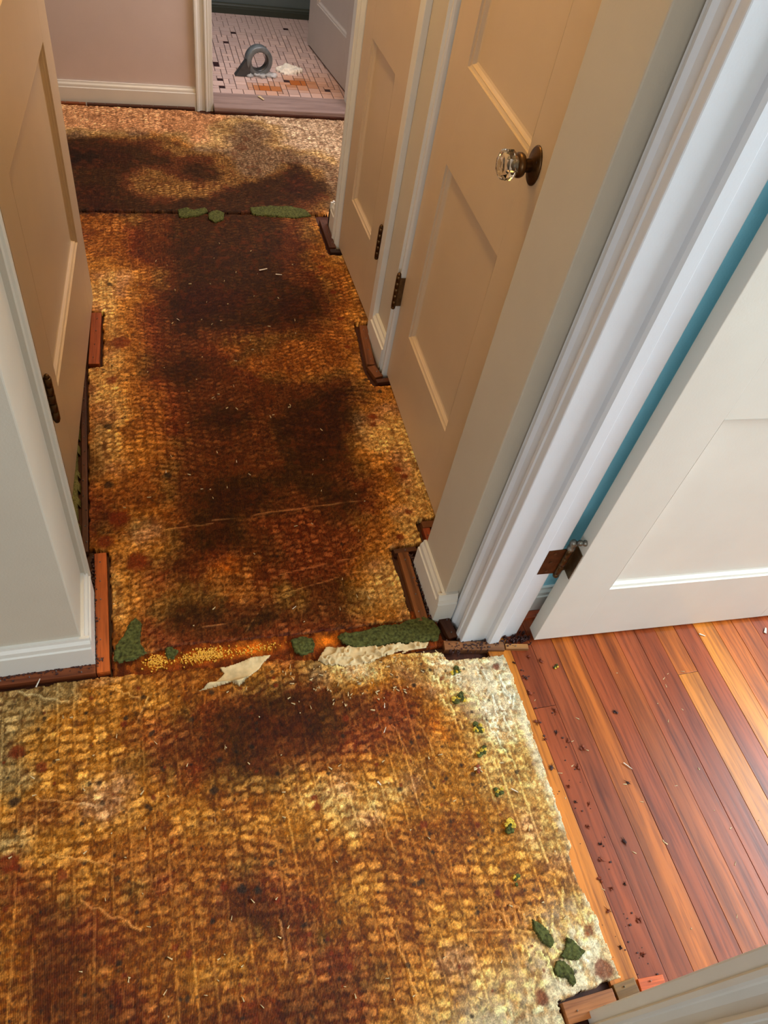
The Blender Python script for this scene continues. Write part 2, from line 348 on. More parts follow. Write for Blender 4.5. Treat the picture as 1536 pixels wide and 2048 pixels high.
def hinge(parent, loc, z0, z1, mat=M_BRONZE, r=0.0062, label=None):
    L = z1 - z0
    prof = []
    ks = 5
    for i in range(ks):
        a = z0 + 0.007 + (L - 0.014) * i / ks; b_ = z0 + 0.007 + (L - 0.014) * (i + 1) / ks
        prof += [(r * 0.8, a), (r, a + 0.001), (r, b_ - 0.001), (r * 0.8, b_)]
    h = build(MB().lathe(prof, 'z', 14, (loc[0], loc[1], 0)), 'hinge', mat, parent, 0, True)
    for zc, sg in ((z0 + 0.004, -1), (z1 - 0.004, 1)):
        pr = [(0.0025, -0.006), (0.0052, -0.0045), (0.0064, -0.001), (0.0055, 0.003), (0.0035, 0.006)]
        build(MB().lathe([(a, zc + b_) for a, b_ in pr], 'z', 12, (loc[0], loc[1], 0)), 'finial', mat, h, 0, True)
    return h
PN = [(0.245, 0.745), (0.955, 1.89)]
d1 = make_door('door_1', (-0.2315, 1.335), (-0.1715, 2.170), 0.022, 0.832, 'cream two panel door ajar on the left side of the hall', M_DOOR, [(0.285, 0.795), (0.99, 1.90)])
h1 = hinge(d1, (0.0, -0.008), 0.284, 0.418, M_BRONZE, 0.0082)
d2 = make_door('door_2', (0.733, 2.004), (0.725, 2.470), 0.014, 0.466, 'narrow cream linen closet door, farther of the two closets', M_DOOR, PN, st=0.126, st2=0.090)
hinge(d2, (0.020, 0.042), 0.247, 0.360, M_BRONZE, 0.0068)
d3 = make_door('door_3', (0.694, 1.752), (0.682, 1.142), 0.012, 0.61, 'cream closet door with crystal knob on the right', M_DOOR, PN)
hk = hinge(d3, (-0.006, -0.019), 0.255, 0.371, M_BRONZE, 0.0068)
build(MB().box(-0.0025, -0.0008, -0.017, 0.002, 0.266, 0.358), 'hinge_leaf', M_BRASS, hk)
d4 = make_door('door_4', (0.8160, 0.7645), (1.5755, 0.7270), 0.012, 0.76, 'white panel door standing open into the blue room', M_WHITE, [(0.215, 0.745), (0.955, 1.89)], st=0.118)
d5 = make_door('door_5', (1.035, 3.728), (0.938, 4.42), 0.034, 0.62, 'grey cream bathroom door standing open at the far end', M_BATHDOOR, [(0.245, 0.745), (0.955, 1.89)], st=0.1)
hinge(d5, (-0.004, 0.041), 0.24, 0.34)
# white door hinge: leaf on jamb, leaf on door edge, barrel with finial
hw = build(MB().lathe([(0.005, 0.268), (0.0075, 0.270), (0.0075, 0.298), (0.0062, 0.299), (0.0075, 0.300), (0.0075, 0.326), (0.0062, 0.327), (0.0075, 0.328), (0.0075, 0.352), (0.005, 0.354)], 'z', 14, (-0.0225, 0.0215, 0)), 'hinge', M_BRONZE, d4, 0, True)
build(MB().box(-0.070, -0.028, 0.0215, 0.0250, 0.268, 0.354), 'jamb_leaf', M_BRONZE, hw, 0.0008)
build(MB().prism([(-0.0022, 0.003), (-0.0003, 0.003), (-0.0003, 0.031), (-0.021, 0.024), (-0.021, 0.022), (-0.0022, 0.028)], 0.268, 0.354), 'door_leaf', M_BRASS, hw, 0.0006)
for q in (0.280, 0.311, 0.342):
    build(MB().lathe([(0.0035, 0.0), (0.0035, 0.0012)], 'y', 10, (-0.052, 0.0205, q)), 'screw', M_BRASS, hw)
build(MB().lathe([(0.003, 0.352), (0.0085, 0.356), (0.0085, 0.362), (0.004, 0.366), (0.0075, 0.371), (0.0085, 0.376), (0.0065, 0.382), (0.003, 0.385)], 'z', 12, (-0.0225, 0.0215, 0)), 'finial', M_PEWTER, hw, 0, True)
fi = MB()
for (dx, dz) in ((0.008, 0.386), (0.020, 0.384), (0.030, 0.376)): fi.lathe([(0.002, dz - 0.007), (0.006, dz - 0.004), (0.007, dz), (0.006, dz + 0.004), (0.002, dz + 0.007)], 'z', 10, (dx - 0.022, 0.014, 0))
build(fi, 'scroll_knob', M_PEWTER, hw, 0, True)
build(MB().lathe([(0.002, 0.254), (0.006, 0.257), (0.0072, 0.262), (0.0055, 0.268)], 'z', 12, (-0.0225, 0.0215, 0)), 'lower_finial', M_BRONZE, hw, 0, True)
# crystal knob: sits on the face of door 3 (local -y)
kx, kz = 0.535, 0.953
kr = build(MB().lathe([(0.0315, 0.0), (0.0315, -0.002), (0.029, -0.0045), (0.020, -0.0055), (0.013, -0.010)], 'y', 32, (kx, 0, kz)), 'door_knob', M_BRONZE, d3, 0, True); kr['label'] = 'oil rubbed bronze rosette with crystal knob'
kr.data.transform(Matrix.Translation((kx, 0, kz)) @ Matrix.Diagonal((0.82, 1, 1.12, 1)) @ Matrix.Translation((-kx, 0, -kz)))
build(MB().lathe([(0.012, -0.004), (0.0115, -0.020), (0.013, -0.022), (0.0195, -0.025), (0.0215, -0.029), (0.0215, -0.034), (0.017, -0.037)], 'y', 24, (kx, 0, kz)), 'shank', M_BRONZE, kr, 0, True)
build(MB().lathe([(0.0025, -0.0046), (0.0025, -0.0062)], 'y', 10, (kx + 0.012, 0, kz + 0.012)), 'screw', M_DARK, kr)
g = MB()
seg = 8
prof = [(0.014, -0.037), (0.020, -0.040), (0.0275, -0.049), (0.0275, -0.060), (0.021, -0.067), (0.010, -0.069)]
g.lathe(prof, 'y', seg, (kx, 0, kz)); build(g, 'crystal_knob', M_GLASS, kr)
build(MB().lathe([(0.006, -0.037), (0.009, -0.040), (0.009, -0.046), (0.003, -0.050)], 'y', 12, (kx, 0, kz)), 'knob_core', M_PEWTER, kr, 0, True)

# ------------------------------------------------------------------ plank floor of the right room
fl = bpy.data.objects['floor']
tones = {'o': (188, 100, 34), 'l': (206, 124, 44), 'r': (152, 70, 32), 'd': (138, 62, 28), 'p': (150, 72, 36), 'm': (174, 88, 34)}
seq = ['l', 'd', 'p', 'o', 'r', 'm', 'p', 'r', 'o', 'r', 'l', 'o', 'm', 'r', 'o', 'l', 'm', 'o', 'r', 'm', 'o', 'l']
seq2 = ['o', 'r', 'r', 'l', 'd', 'o', 'm', 'd', 'l', 'm', 'o', 'l', 'r', 'o', 'l', 'm', 'o', 'r', 'm', 'l', 'r', 'o']
pw = 0.057
for i in range(22):
    x0 = 0.696 + i * pw
    cuts = [-0.9, [-0.2, 0.58, -0.4, -0.15, -0.35, -0.5, -0.3][i % 7] + 0.02 * (i % 3) if i not in (0, 9, 10) else -0.3, 0.852]
    for k in range(2):
        if cuts[k + 1] - cuts[k] < 0.02: continue
        lift = random.uniform(-0.0004, 0.0004)
        p = build(MB().box(x0 + 0.0005, x0 + pw - 0.0005, cuts[k] + 0.0006, cuts[k + 1] - 0.0006, -0.011, 0.0 + lift), 'plank', M_PLANK, fl, 0.0006)
        c = L4(*tones[(seq2 if k == 0 else seq)[i]]); v = random.uniform(0.88, 1.1)
        p.color = (c[0] * v, c[1] * v, c[2] * v, 1)
# planks across behind the white door
# ------------------------------------------------------------------ bathroom mosaic
U = 0.0265; nx, ny = 32, 38
occ = np.zeros((nx, ny), bool); tiles = []
rt = random.Random(11)
for j in range(ny):
    for i in range(nx):
        if occ[i, j]: continue
        opts = [(1, 1)]
        if i + 1 < nx and not occ[i+1, j]: opts += [(2, 1)] * 3
        if j + 1 < ny: opts += [(1, 2)] * 3
        if i + 1 < nx and j + 1 < ny and not occ[i+1, j]: opts += [(2, 2)] * 3
        w, h = rt.choice(opts); occ[i:i+w, j:j+h] = True
        tiles.append((i, j, w, h, (w, h) == (1, 1) and rt.random() < 0.10))
bx, by, bz = 0.345, 3.703, 0.020
struct(MB().box(-0.34, 1.2, 3.70, 4.71, -0.012, bz), 'floor_bathroom', M_GROUT, 'pinkish white mosaic tile floor of the bathroom', 'floor')
bf = bpy.data.objects['floor_bathroom']
tm = {}
def tile_mesh(w, h):
    if (w, h) not in tm:
        o = build(MB().box(0.0015, w*U - 0.0015, 0.0015, h*U - 0.0015, 0, 0.0022), 'tile', M_TILE, None, 0.0007); tm[(w, h)] = o.data; bpy.data.objects.remove(o)
    return tm[(w, h)]
vis = []
for t in tiles:
    x, y = bx + t[0]*U, by + t[1]*U
    # the door leaf hides the far right; keep tiles in view as parts
    vis.append((y + (10 if x > 1.0 else 0), t))
vis.sort(key=lambda q: q[0])
rest = {}
for n, (_, t) in enumerate(vis):
    x, y = bx + t[0]*U, by + t[1]*U
    base = np.array((208, 178, 166)) if rt.random() < 0.5 else np.array((200, 172, 162))
    st_ = math.exp(-((x - 0.60)/0.07)**2 - ((y - 3.76)/0.05)**2) + math.exp(-((x - 0.76)/0.07)**2 - ((y - 3.84)/0.06)**2) + 0.35*math.exp(-((x - 0.90)/0.12)**2 - ((y - 3.8)/0.15)**2)
    st_ = min(1, st_)
    base = base * (1 - st_) + np.array((176, 96, 40)) * st_
    if t[4]: base = np.array((52, 24, 26))
    if n < 300:
        o = bpy.data.objects.new('tile', tile_mesh(t[2], t[3])); COL.objects.link(o); o.parent = bf; o.location = (x, y, bz)
        o.color = L4(*(base * rt.uniform(0.95, 1.04)).clip(0, 255))
    else:
        key = 'dark' if t[4] else 'pale'
        rest.setdefault(key, MB()).box(x + 0.0011, x + t[2]*U - 0.0011, y + 0.0011, y + t[3]*U - 0.0011, bz, bz + 0.0022)
for k, mb in rest.items():
    o = build(mb, 'tile_field' if k == 'pale' else 'dark_tile_field', M_TILE, bf); o['kind'] = 'stuff'; o.color = L4(196, 170, 160) if k == 'pale' else L4(52, 24, 26)

# ------------------------------------------------------------------ stained carpet backing sheets
# stains of the old backing with hall light and dimness kept in the colour, one number per 4 cm square of floor (rows run from y = -0.04 up the hall, columns from x = -0.44)
TONES = np.array([[196, 160, 100], [150, 128, 84], [168, 118, 48], [146, 88, 24], [112, 58, 14], [128, 56, 12], [64, 34, 10], [40, 26, 10],
                  [222, 200, 155], [120, 100, 78], [152, 138, 120], [78, 54, 20], [168, 128, 92], [178, 145, 90], [196, 108, 28], [122, 86, 30]], float)
TONES[6] = [88, 42, 8]; TONES[7] = [62, 36, 12]; TONES[11] = [86, 52, 12]; TONES[13] = [192, 156, 98]
STAIN_LIGHT_ROWS = [
    [3, 3, 3, 3, 4, 4, 4, 4, 4, 4, 4, 4, 4, 4, 4, 4, 15, 3, 2, 13, 0, 8, 8, 8, 8, 8, 8, 8, 8, 8, 8, 8, 8, 8, 8, 8, 8, 8, 8],
    [3, 3, 3, 3, 4, 4, 4, 4, 4, 4, 4, 4, 4, 4, 4, 4, 4, 3, 2, 13, 0, 0, 8, 8, 8, 8, 8, 8, 8, 8, 8, 8, 8, 8, 8, 8, 8, 8, 8],
    [3, 3, 3, 3, 4, 4, 4, 4, 4, 4, 4, 4, 4, 4, 4, 4, 4, 3, 2, 13, 0, 0, 8, 8, 8, 8, 8, 8, 8, 8, 8, 8, 8, 8, 8, 8, 8, 8, 8],
    [3, 3, 3, 3, 4, 4, 4, 4, 4, 4, 4, 4, 4, 4, 4, 4, 4, 15, 2, 2, 13, 13, 0, 0, 0, 8, 8, 8, 8, 8, 8, 8, 8, 8, 8, 8, 8, 8, 8],
    [3, 3, 3, 3, 4, 4, 4, 4, 4, 4, 4, 4, 4, 4, 4, 4, 4, 5, 3, 3, 2, 2, 13, 13, 13, 13, 0, 0, 8, 8, 8, 8, 8, 8, 8, 8, 8, 8, 8],
    [3, 3, 3, 3, 4, 4, 4, 4, 4, 4, 4, 4, 5, 5, 4, 4, 4, 4, 15, 3, 2, 12, 12, 2, 2, 2, 13, 0, 0, 8, 8, 8, 8, 8, 0, 0, 0, 13, 13],
    [3, 3, 3, 3, 4, 4, 4, 4, 5, 3, 3, 3, 3, 3, 3, 3, 5, 5, 3, 3, 3, 2, 2, 3, 3, 3, 2, 2, 13, 0, 0, 0, 0, 13, 13, 13, 13, 0, 0],
    [3, 3, 3, 3, 4, 4, 4, 5, 3, 3, 2, 2, 2, 3, 3, 5, 15, 3, 3, 3, 3, 2, 2, 2, 3, 3, 3, 3, 2, 12, 13, 13, 0, 0, 0, 0, 0, 0, 0],
    [3, 3, 3, 3, 4, 4, 3, 3, 3, 3, 3, 3, 3, 15, 4, 4, 3, 2, 2, 3, 3, 3, 3, 3, 2, 2, 2, 2, 12, 13, 0, 0, 0, 0, 0, 0, 0, 0, 0],
    [2, 2, 2, 3, 4, 4, 4, 5, 3, 3, 3, 3, 4, 6, 4, 5, 3, 2, 2, 3, 3, 3, 3, 3, 2, 2, 2, 13, 13, 13, 0, 0, 0, 0, 0, 0, 0, 0, 8],
    [2, 2, 2, 3, 4, 4, 5, 3, 3, 3, 3, 3, 4, 4, 5, 3, 3, 3, 3, 3, 3, 3, 3, 3, 3, 2, 2, 12, 13, 13, 0, 0, 0, 8, 8, 8, 8, 8, 8],
    [2, 2, 3, 3, 4, 15, 3, 3, 15, 5, 3, 3, 3, 15, 3, 3, 3, 3, 2, 3, 3, 3, 3, 3, 3, 2, 2, 13, 0, 8, 8, 8, 8, 8, 8, 8, 0, 0, 0],
    [3, 3, 15, 5, 3, 3, 2, 3, 3, 3, 3, 3, 3, 3, 3, 2, 2, 2, 13, 12, 2, 2, 2, 2, 2, 2, 13, 0, 0, 8, 8, 0, 0, 0, 0, 0, 0, 0, 0],
    [4, 4, 15, 3, 2, 2, 3, 3, 3, 3, 3, 2, 2, 2, 2, 2, 2, 13, 13, 13, 13, 13, 12, 2, 2, 2, 13, 13, 0, 0, 0, 0, 0, 0, 0, 0, 0, 0, 0],
    [9, 1, 1, 1, 2, 2, 2, 2, 2, 3, 2, 2, 3, 3, 3, 2, 13, 13, 12, 2, 2, 2, 2, 2, 2, 2, 13, 0, 0, 0, 0, 0, 0, 0, 0, 0, 0, 0, 0],
    [1, 2, 2, 3, 4, 3, 12, 12, 2, 2, 3, 3, 15, 15, 15, 15, 2, 3, 3, 3, 3, 3, 3, 3, 2, 2, 0, 8, 8, 0, 0, 0, 0, 0, 0, 0, 0, 0, 0],
    [2, 2, 2, 2, 2, 2, 13, 12, 2, 3, 15, 5, 4, 11, 6, 4, 4, 4, 4, 5, 5, 5, 5, 3, 14, 2, 0, 8, 8, 8, 0, 0, 0, 0, 0, 0, 0, 0, 0],
    [1, 1, 1, 1, 2, 2, 2, 2, 15, 4, 4, 4, 4, 11, 6, 6, 6, 6, 11, 4, 4, 5, 5, 3, 2, 13, 0, 8, 8, 8, 0, 0, 0, 0, 0, 0, 0, 0, 0],
    [1, 1, 1, 2, 2, 2, 2, 2, 3, 5, 4, 4, 4, 11, 6, 6, 6, 6, 11, 4, 4, 5, 5, 3, 12, 0, 8, 8, 8, 8, 8, 0, 0, 0, 0, 0, 0, 0, 0],
    [1, 1, 1, 2, 2, 2, 2, 2, 3, 3, 3, 15, 5, 4, 4, 11, 11, 6, 4, 15, 2, 2, 2, 12, 0, 8, 8, 8, 8, 8, 8, 0, 0, 0, 0, 0, 0, 0, 0],
    [1, 1, 1, 1, 2, 2, 2, 2, 2, 2, 2, 3, 3, 3, 15, 15, 15, 4, 9, 13, 8, 8, 0, 13, 0, 8, 8, 8, 0, 0, 0, 0, 0, 0, 0, 0, 0, 0, 0],
    [1, 1, 1, 1, 1, 1, 2, 2, 2, 2, 3, 3, 3, 3, 2, 2, 3, 15, 1, 0, 8, 8, 15, 2, 13, 13, 0, 0, 0, 0, 0, 0, 0, 0, 0, 0, 0, 0, 0],
    [1, 1, 1, 1, 1, 1, 12, 12, 2, 3, 3, 3, 3, 3, 2, 2, 5, 5, 5, 5, 5, 4, 4, 2, 13, 13, 0, 0, 0, 0, 0, 0, 0, 0, 0, 0, 0, 0, 0],
    [1, 1, 1, 1, 1, 12, 13, 12, 2, 3, 5, 5, 5, 5, 5, 5, 5, 5, 5, 5, 4, 5, 3, 2, 12, 13, 0, 0, 0, 0, 0, 0, 0, 0, 0, 0, 0, 0, 0],
    [1, 1, 1, 13, 13, 13, 2, 3, 3, 5, 5, 4, 4, 4, 4, 11, 11, 4, 4, 4, 4, 15, 2, 2, 13, 13, 0, 0, 0, 0, 0, 0, 0, 0, 0, 0, 0, 0, 0],
    [13, 13, 13, 13, 13, 13, 12, 2, 2, 3, 15, 11, 11, 11, 4, 4, 4, 15, 15, 4, 4, 15, 1, 13, 13, 13, 13, 0, 0, 0, 0, 0, 0, 0, 0, 0, 0, 0, 0],
    [13, 13, 13, 13, 13, 13, 13, 13, 2, 3, 15, 15, 15, 15, 3, 3, 3, 15, 15, 4, 4, 15, 2, 13, 13, 13, 13, 0, 0, 0, 0, 0, 0, 0, 0, 0, 0, 0, 0],
    [13, 13, 13, 13, 13, 13, 13, 13, 2, 3, 3, 15, 15, 3, 3, 3, 5, 5, 5, 5, 5, 5, 2, 12, 13, 13, 13, 0, 0, 0, 0, 0, 0, 0, 0, 0, 0, 0, 0],
    [13, 13, 13, 12, 12, 2, 1, 13, 2, 3, 5, 4, 5, 3, 14, 3, 4, 4, 5, 5, 5, 5, 3, 2, 2, 12, 13, 13, 0, 0, 0, 0, 0, 0, 0, 0, 0, 0, 0],
    [2, 3, 3, 3, 3, 5, 3, 12, 2, 3, 15, 4, 4, 5, 5, 4, 4, 4, 5, 5, 5, 5, 5, 3, 3, 2, 13, 13, 0, 0, 0, 0, 0, 0, 0, 0, 0, 0, 0],
    [5, 5, 5, 5, 5, 5, 3, 2, 2, 2, 2, 15, 4, 11, 6, 11, 4, 4, 5, 5, 5, 5, 5, 3, 3, 2, 13, 13, 0, 0, 0, 0, 0, 0, 0, 0, 0, 0, 0],
    [5, 5, 5, 5, 5, 5, 3, 2, 2, 12, 12, 15, 4, 11, 6, 11, 4, 5, 5, 5, 5, 4, 4, 15, 3, 2, 12, 13, 13, 0, 0, 0, 0, 0, 0, 0, 0, 0, 0],
    [5, 5, 5, 5, 5, 5, 5, 15, 3, 1, 12, 3, 4, 11, 6, 11, 4, 4, 4, 5, 4, 4, 11, 4, 5, 3, 2, 13, 13, 0, 0, 0, 0, 0, 0, 0, 0, 0, 0],
    [5, 5, 5, 5, 5, 5, 5, 4, 15, 2, 2, 3, 4, 11, 6, 6, 6, 11, 4, 4, 4, 11, 6, 11, 4, 3, 2, 13, 13, 0, 0, 0, 0, 0, 0, 0, 0, 0, 0],
    [5, 5, 5, 5, 5, 5, 5, 5, 3, 3, 3, 15, 4, 11, 6, 6, 6, 6, 11, 4, 11, 11, 11, 4, 5, 3, 2, 12, 13, 0, 0, 0, 0, 0, 0, 0, 0, 0, 0],
    [4, 4, 4, 4, 4, 4, 5, 3, 3, 3, 3, 15, 4, 4, 11, 11, 11, 11, 11, 11, 11, 11, 4, 4, 15, 3, 2, 12, 13, 13, 0, 0, 0, 0, 0, 0, 0, 0, 0],
    [4, 4, 4, 4, 4, 4, 15, 2, 2, 3, 3, 15, 4, 4, 4, 4, 4, 4, 4, 11, 6, 11, 11, 4, 15, 2, 2, 12, 13, 13, 0, 0, 0, 0, 0, 0, 0, 0, 0],
    [4, 4, 4, 4, 4, 4, 15, 1, 12, 2, 3, 15, 4, 4, 4, 4, 4, 4, 4, 11, 6, 6, 6, 11, 15, 2, 13, 13, 13, 13, 0, 0, 0, 0, 0, 0, 0, 0, 0],
    [4, 4, 4, 4, 4, 4, 15, 1, 13, 2, 2, 3, 4, 4, 4, 4, 4, 4, 4, 11, 6, 6, 6, 6, 15, 1, 13, 13, 13, 13, 13, 0, 0, 0, 0, 0, 0, 0, 0],
    [4, 4, 4, 4, 4, 4, 15, 1, 13, 2, 2, 3, 15, 4, 4, 4, 4, 4, 4, 11, 6, 6, 6, 6, 4, 9, 13, 13, 13, 13, 13, 0, 0, 0, 0, 0, 0, 0, 0],
    [4, 4, 4, 4, 4, 4, 3, 1, 13, 2, 2, 3, 5, 4, 4, 11, 11, 4, 4, 11, 6, 6, 6, 6, 11, 9, 12, 13, 13, 13, 13, 0, 0, 0, 0, 0, 0, 0, 0],
    [5, 5, 15, 15, 15, 3, 3, 1, 13, 2, 3, 3, 5, 4, 11, 6, 6, 11, 4, 4, 11, 6, 6, 6, 11, 15, 2, 12, 12, 13, 13, 13, 0, 0, 0, 0, 0, 0, 0],
    [3, 3, 3, 3, 3, 3, 2, 12, 13, 2, 3, 3, 5, 4, 4, 11, 11, 4, 4, 4, 4, 11, 11, 6, 6, 4, 15, 2, 2, 12, 13, 13, 0, 0, 0, 0, 0, 0, 0],
    [3, 3, 3, 2, 2, 2, 2, 12, 13, 2, 3, 3, 5, 4, 4, 4, 4, 4, 4, 4, 4, 4, 4, 11, 6, 11, 15, 3, 2, 12, 13, 13, 0, 0, 0, 0, 0, 0, 0],
    [1, 1, 1, 1, 1, 1, 1, 13, 13, 2, 3, 3, 5, 4, 4, 4, 4, 4, 4, 4, 4, 4, 4, 4, 4, 4, 15, 2, 2, 13, 13, 0, 0, 0, 0, 0, 0, 0, 0],
    [1, 1, 1, 1, 1, 1, 12, 13, 13, 2, 3, 5, 4, 11, 4, 4, 4, 4, 5, 15, 15, 3, 15, 15, 15, 15, 2, 2, 13, 13, 0, 0, 0, 0, 0, 0, 0, 0, 0],
    [12, 12, 12, 12, 12, 12, 13, 13, 13, 2, 15, 4, 11, 6, 11, 4, 4, 5, 3, 3, 3, 3, 3, 3, 3, 3, 2, 12, 13, 13, 0, 0, 0, 0, 0, 0, 0, 0, 0],
    [13, 13, 13, 13, 13, 13, 13, 13, 13, 2, 15, 4, 11, 6, 11, 4, 4, 15, 3, 3, 3, 3, 3, 3, 3, 3, 2, 12, 13, 13, 0, 0, 0, 0, 0, 0, 0, 0, 0],
    [12, 12, 12, 12, 12, 12, 12, 13, 13, 2, 15, 4, 4, 11, 4, 4, 5, 15, 15, 15, 3, 3, 3, 3, 3, 3, 2, 2, 13, 13, 0, 0, 0, 0, 0, 0, 0, 0, 0],
    [2, 2, 2, 2, 2, 2, 2, 12, 13, 2, 3, 5, 4, 4, 4, 5, 3, 3, 15, 15, 15, 3, 3, 3, 3, 3, 3, 2, 13, 13, 13, 0, 0, 0, 0, 0, 0, 0, 0],
    [3, 3, 3, 3, 3, 3, 2, 2, 13, 2, 3, 5, 4, 4, 4, 4, 15, 15, 15, 15, 15, 15, 15, 15, 3, 3, 3, 2, 12, 13, 13, 0, 0, 0, 0, 0, 0, 0, 0],
    [3, 3, 3, 3, 3, 3, 3, 2, 13, 2, 3, 5, 4, 4, 11, 4, 4, 4, 4, 4, 4, 4, 4, 4, 4, 3, 3, 2, 12, 13, 13, 0, 0, 0, 0, 0, 0, 0, 0],
    [5, 5, 5, 5, 5, 5, 3, 2, 13, 2, 3, 5, 4, 11, 6, 11, 11, 11, 11, 11, 11, 11, 11, 11, 4, 15, 3, 2, 2, 13, 13, 0, 0, 0, 0, 0, 0, 0, 0],
    [5, 5, 5, 5, 5, 5, 3, 2, 13, 2, 3, 5, 4, 11, 6, 6, 11, 11, 11, 11, 11, 11, 6, 6, 11, 4, 3, 2, 2, 13, 13, 13, 0, 0, 0, 0, 0, 0, 0],
    [3, 3, 3, 3, 3, 3, 2, 12, 13, 2, 3, 5, 4, 11, 6, 6, 6, 6, 11, 11, 11, 11, 6, 6, 11, 4, 3, 3, 2, 12, 13, 13, 0, 0, 0, 0, 0, 0, 0],
    [2, 2, 1, 1, 1, 12, 12, 13, 13, 2, 2, 3, 4, 11, 6, 6, 6, 6, 6, 11, 11, 11, 6, 6, 11, 4, 15, 3, 2, 12, 13, 13, 0, 0, 0, 0, 0, 0, 0],
    [13, 13, 13, 13, 13, 13, 13, 13, 13, 12, 2, 3, 4, 11, 6, 6, 6, 6, 6, 11, 11, 11, 11, 11, 11, 4, 15, 3, 2, 2, 13, 13, 0, 0, 0, 0, 0, 0, 0],
    [13, 13, 13, 13, 12, 12, 13, 13, 13, 12, 2, 3, 15, 4, 11, 6, 6, 11, 11, 11, 11, 11, 11, 11, 4, 4, 15, 3, 2, 2, 13, 13, 13, 0, 0, 0, 0, 0, 0],
    [2, 2, 2, 2, 2, 2, 2, 13, 13, 12, 2, 3, 15, 4, 11, 11, 11, 11, 11, 11, 11, 11, 11, 4, 4, 4, 15, 3, 3, 2, 12, 13, 13, 0, 0, 0, 0, 0, 0],
    [2, 2, 2, 2, 2, 2, 2, 12, 13, 12, 2, 3, 15, 4, 11, 11, 11, 11, 11, 11, 11, 11, 11, 4, 4, 5, 3, 3, 2, 2, 12, 13, 13, 0, 0, 0, 0, 0, 0],
    [2, 2, 2, 2, 2, 2, 2, 2, 2, 2, 3, 3, 4, 4, 11, 11, 11, 11, 11, 11, 11, 11, 11, 4, 4, 15, 3, 2, 2, 12, 13, 13, 0, 0, 0, 0, 0, 0, 0],
    [2, 2, 2, 2, 2, 2, 2, 2, 2, 3, 3, 5, 4, 4, 11, 11, 11, 11, 11, 11, 11, 11, 11, 4, 4, 15, 3, 2, 13, 13, 13, 0, 0, 0, 0, 0, 0, 0, 0],
    [2, 2, 2, 2, 2, 2, 2, 3, 3, 3, 5, 4, 4, 11, 11, 11, 11, 11, 11, 11, 11, 11, 11, 4, 4, 15, 2, 12, 0, 0, 0, 0, 0, 0, 0, 0, 0, 0, 0],
    [3, 3, 3, 3, 3, 3, 3, 3, 3, 3, 5, 4, 4, 4, 11, 11, 11, 11, 11, 11, 11, 11, 11, 4, 4, 4, 3, 2, 13, 0, 0, 0, 0, 0, 0, 0, 0, 0, 0],
    [3, 3, 3, 3, 3, 3, 3, 3, 3, 3, 5, 4, 4, 4, 11, 11, 11, 11, 11, 11, 11, 11, 11, 11, 4, 4, 15, 2, 13, 13, 0, 0, 0, 0, 0, 0, 0, 0, 0],
    [5, 5, 5, 5, 5, 5, 5, 3, 3, 3, 5, 4, 4, 4, 11, 11, 11, 11, 11, 11, 11, 11, 11, 11, 4, 4, 15, 2, 12, 13, 13, 0, 0, 0, 0, 0, 0, 0, 0],
    [5, 5, 5, 5, 5, 5, 3, 3, 3, 3, 5, 4, 4, 4, 11, 11, 11, 11, 11, 11, 11, 11, 11, 11, 4, 4, 15, 2, 1, 13, 13, 13, 0, 0, 0, 0, 0, 0, 0],
    [3, 3, 3, 3, 3, 3, 3, 3, 3, 3, 15, 4, 4, 4, 11, 11, 11, 11, 11, 11, 11, 11, 11, 11, 4, 4, 15, 3, 1, 13, 13, 13, 13, 13, 0, 0, 0, 0, 0],
    [3, 3, 3, 3, 3, 3, 3, 3, 3, 3, 15, 4, 4, 4, 11, 11, 11, 11, 11, 11, 11, 11, 11, 11, 4, 4, 4, 15, 2, 13, 13, 13, 13, 13, 13, 13, 0, 0, 0],
    [4, 4, 4, 4, 4, 11, 11, 6, 6, 6, 11, 11, 11, 11, 11, 11, 11, 11, 11, 11, 11, 11, 11, 11, 4, 4, 4, 15, 2, 12, 13, 13, 13, 13, 13, 13, 0, 0, 0],
    [4, 4, 4, 4, 4, 11, 11, 6, 6, 6, 11, 11, 11, 11, 11, 11, 11, 11, 11, 11, 11, 11, 11, 11, 4, 4, 4, 15, 15, 9, 1, 12, 12, 12, 12, 12, 12, 12, 12],
    [11, 11, 11, 11, 11, 11, 6, 6, 6, 11, 11, 11, 4, 4, 4, 11, 11, 11, 11, 11, 11, 11, 11, 11, 11, 11, 4, 4, 15, 9, 1, 1, 12, 12, 12, 12, 12, 12, 12],
    [11, 11, 11, 11, 11, 11, 6, 6, 6, 11, 11, 4, 15, 15, 15, 15, 15, 15, 4, 11, 11, 11, 11, 11, 11, 11, 11, 11, 4, 15, 9, 9, 1, 1, 1, 1, 1, 1, 1],
    [11, 11, 11, 11, 11, 11, 6, 6, 11, 11, 4, 15, 15, 15, 15, 15, 15, 15, 15, 4, 11, 11, 11, 11, 11, 6, 6, 11, 11, 11, 9, 9, 9, 9, 9, 9, 9, 9, 9],
    [11, 11, 11, 11, 11, 11, 11, 11, 11, 11, 4, 15, 15, 15, 15, 15, 15, 4, 15, 15, 15, 11, 11, 11, 11, 11, 6, 6, 11, 11, 9, 9, 9, 9, 9, 9, 9, 9, 9],
    [11, 11, 11, 11, 11, 11, 11, 11, 11, 11, 4, 15, 15, 15, 15, 4, 4, 11, 11, 15, 15, 15, 15, 11, 11, 11, 6, 6, 11, 11, 9, 9, 1, 1, 1, 1, 1, 1, 1],
    [6, 6, 6, 6, 11, 11, 11, 11, 11, 11, 11, 4, 15, 15, 4, 4, 11, 11, 11, 15, 15, 9, 9, 9, 15, 11, 11, 6, 11, 15, 9, 9, 10, 10, 10, 10, 10, 10, 10],
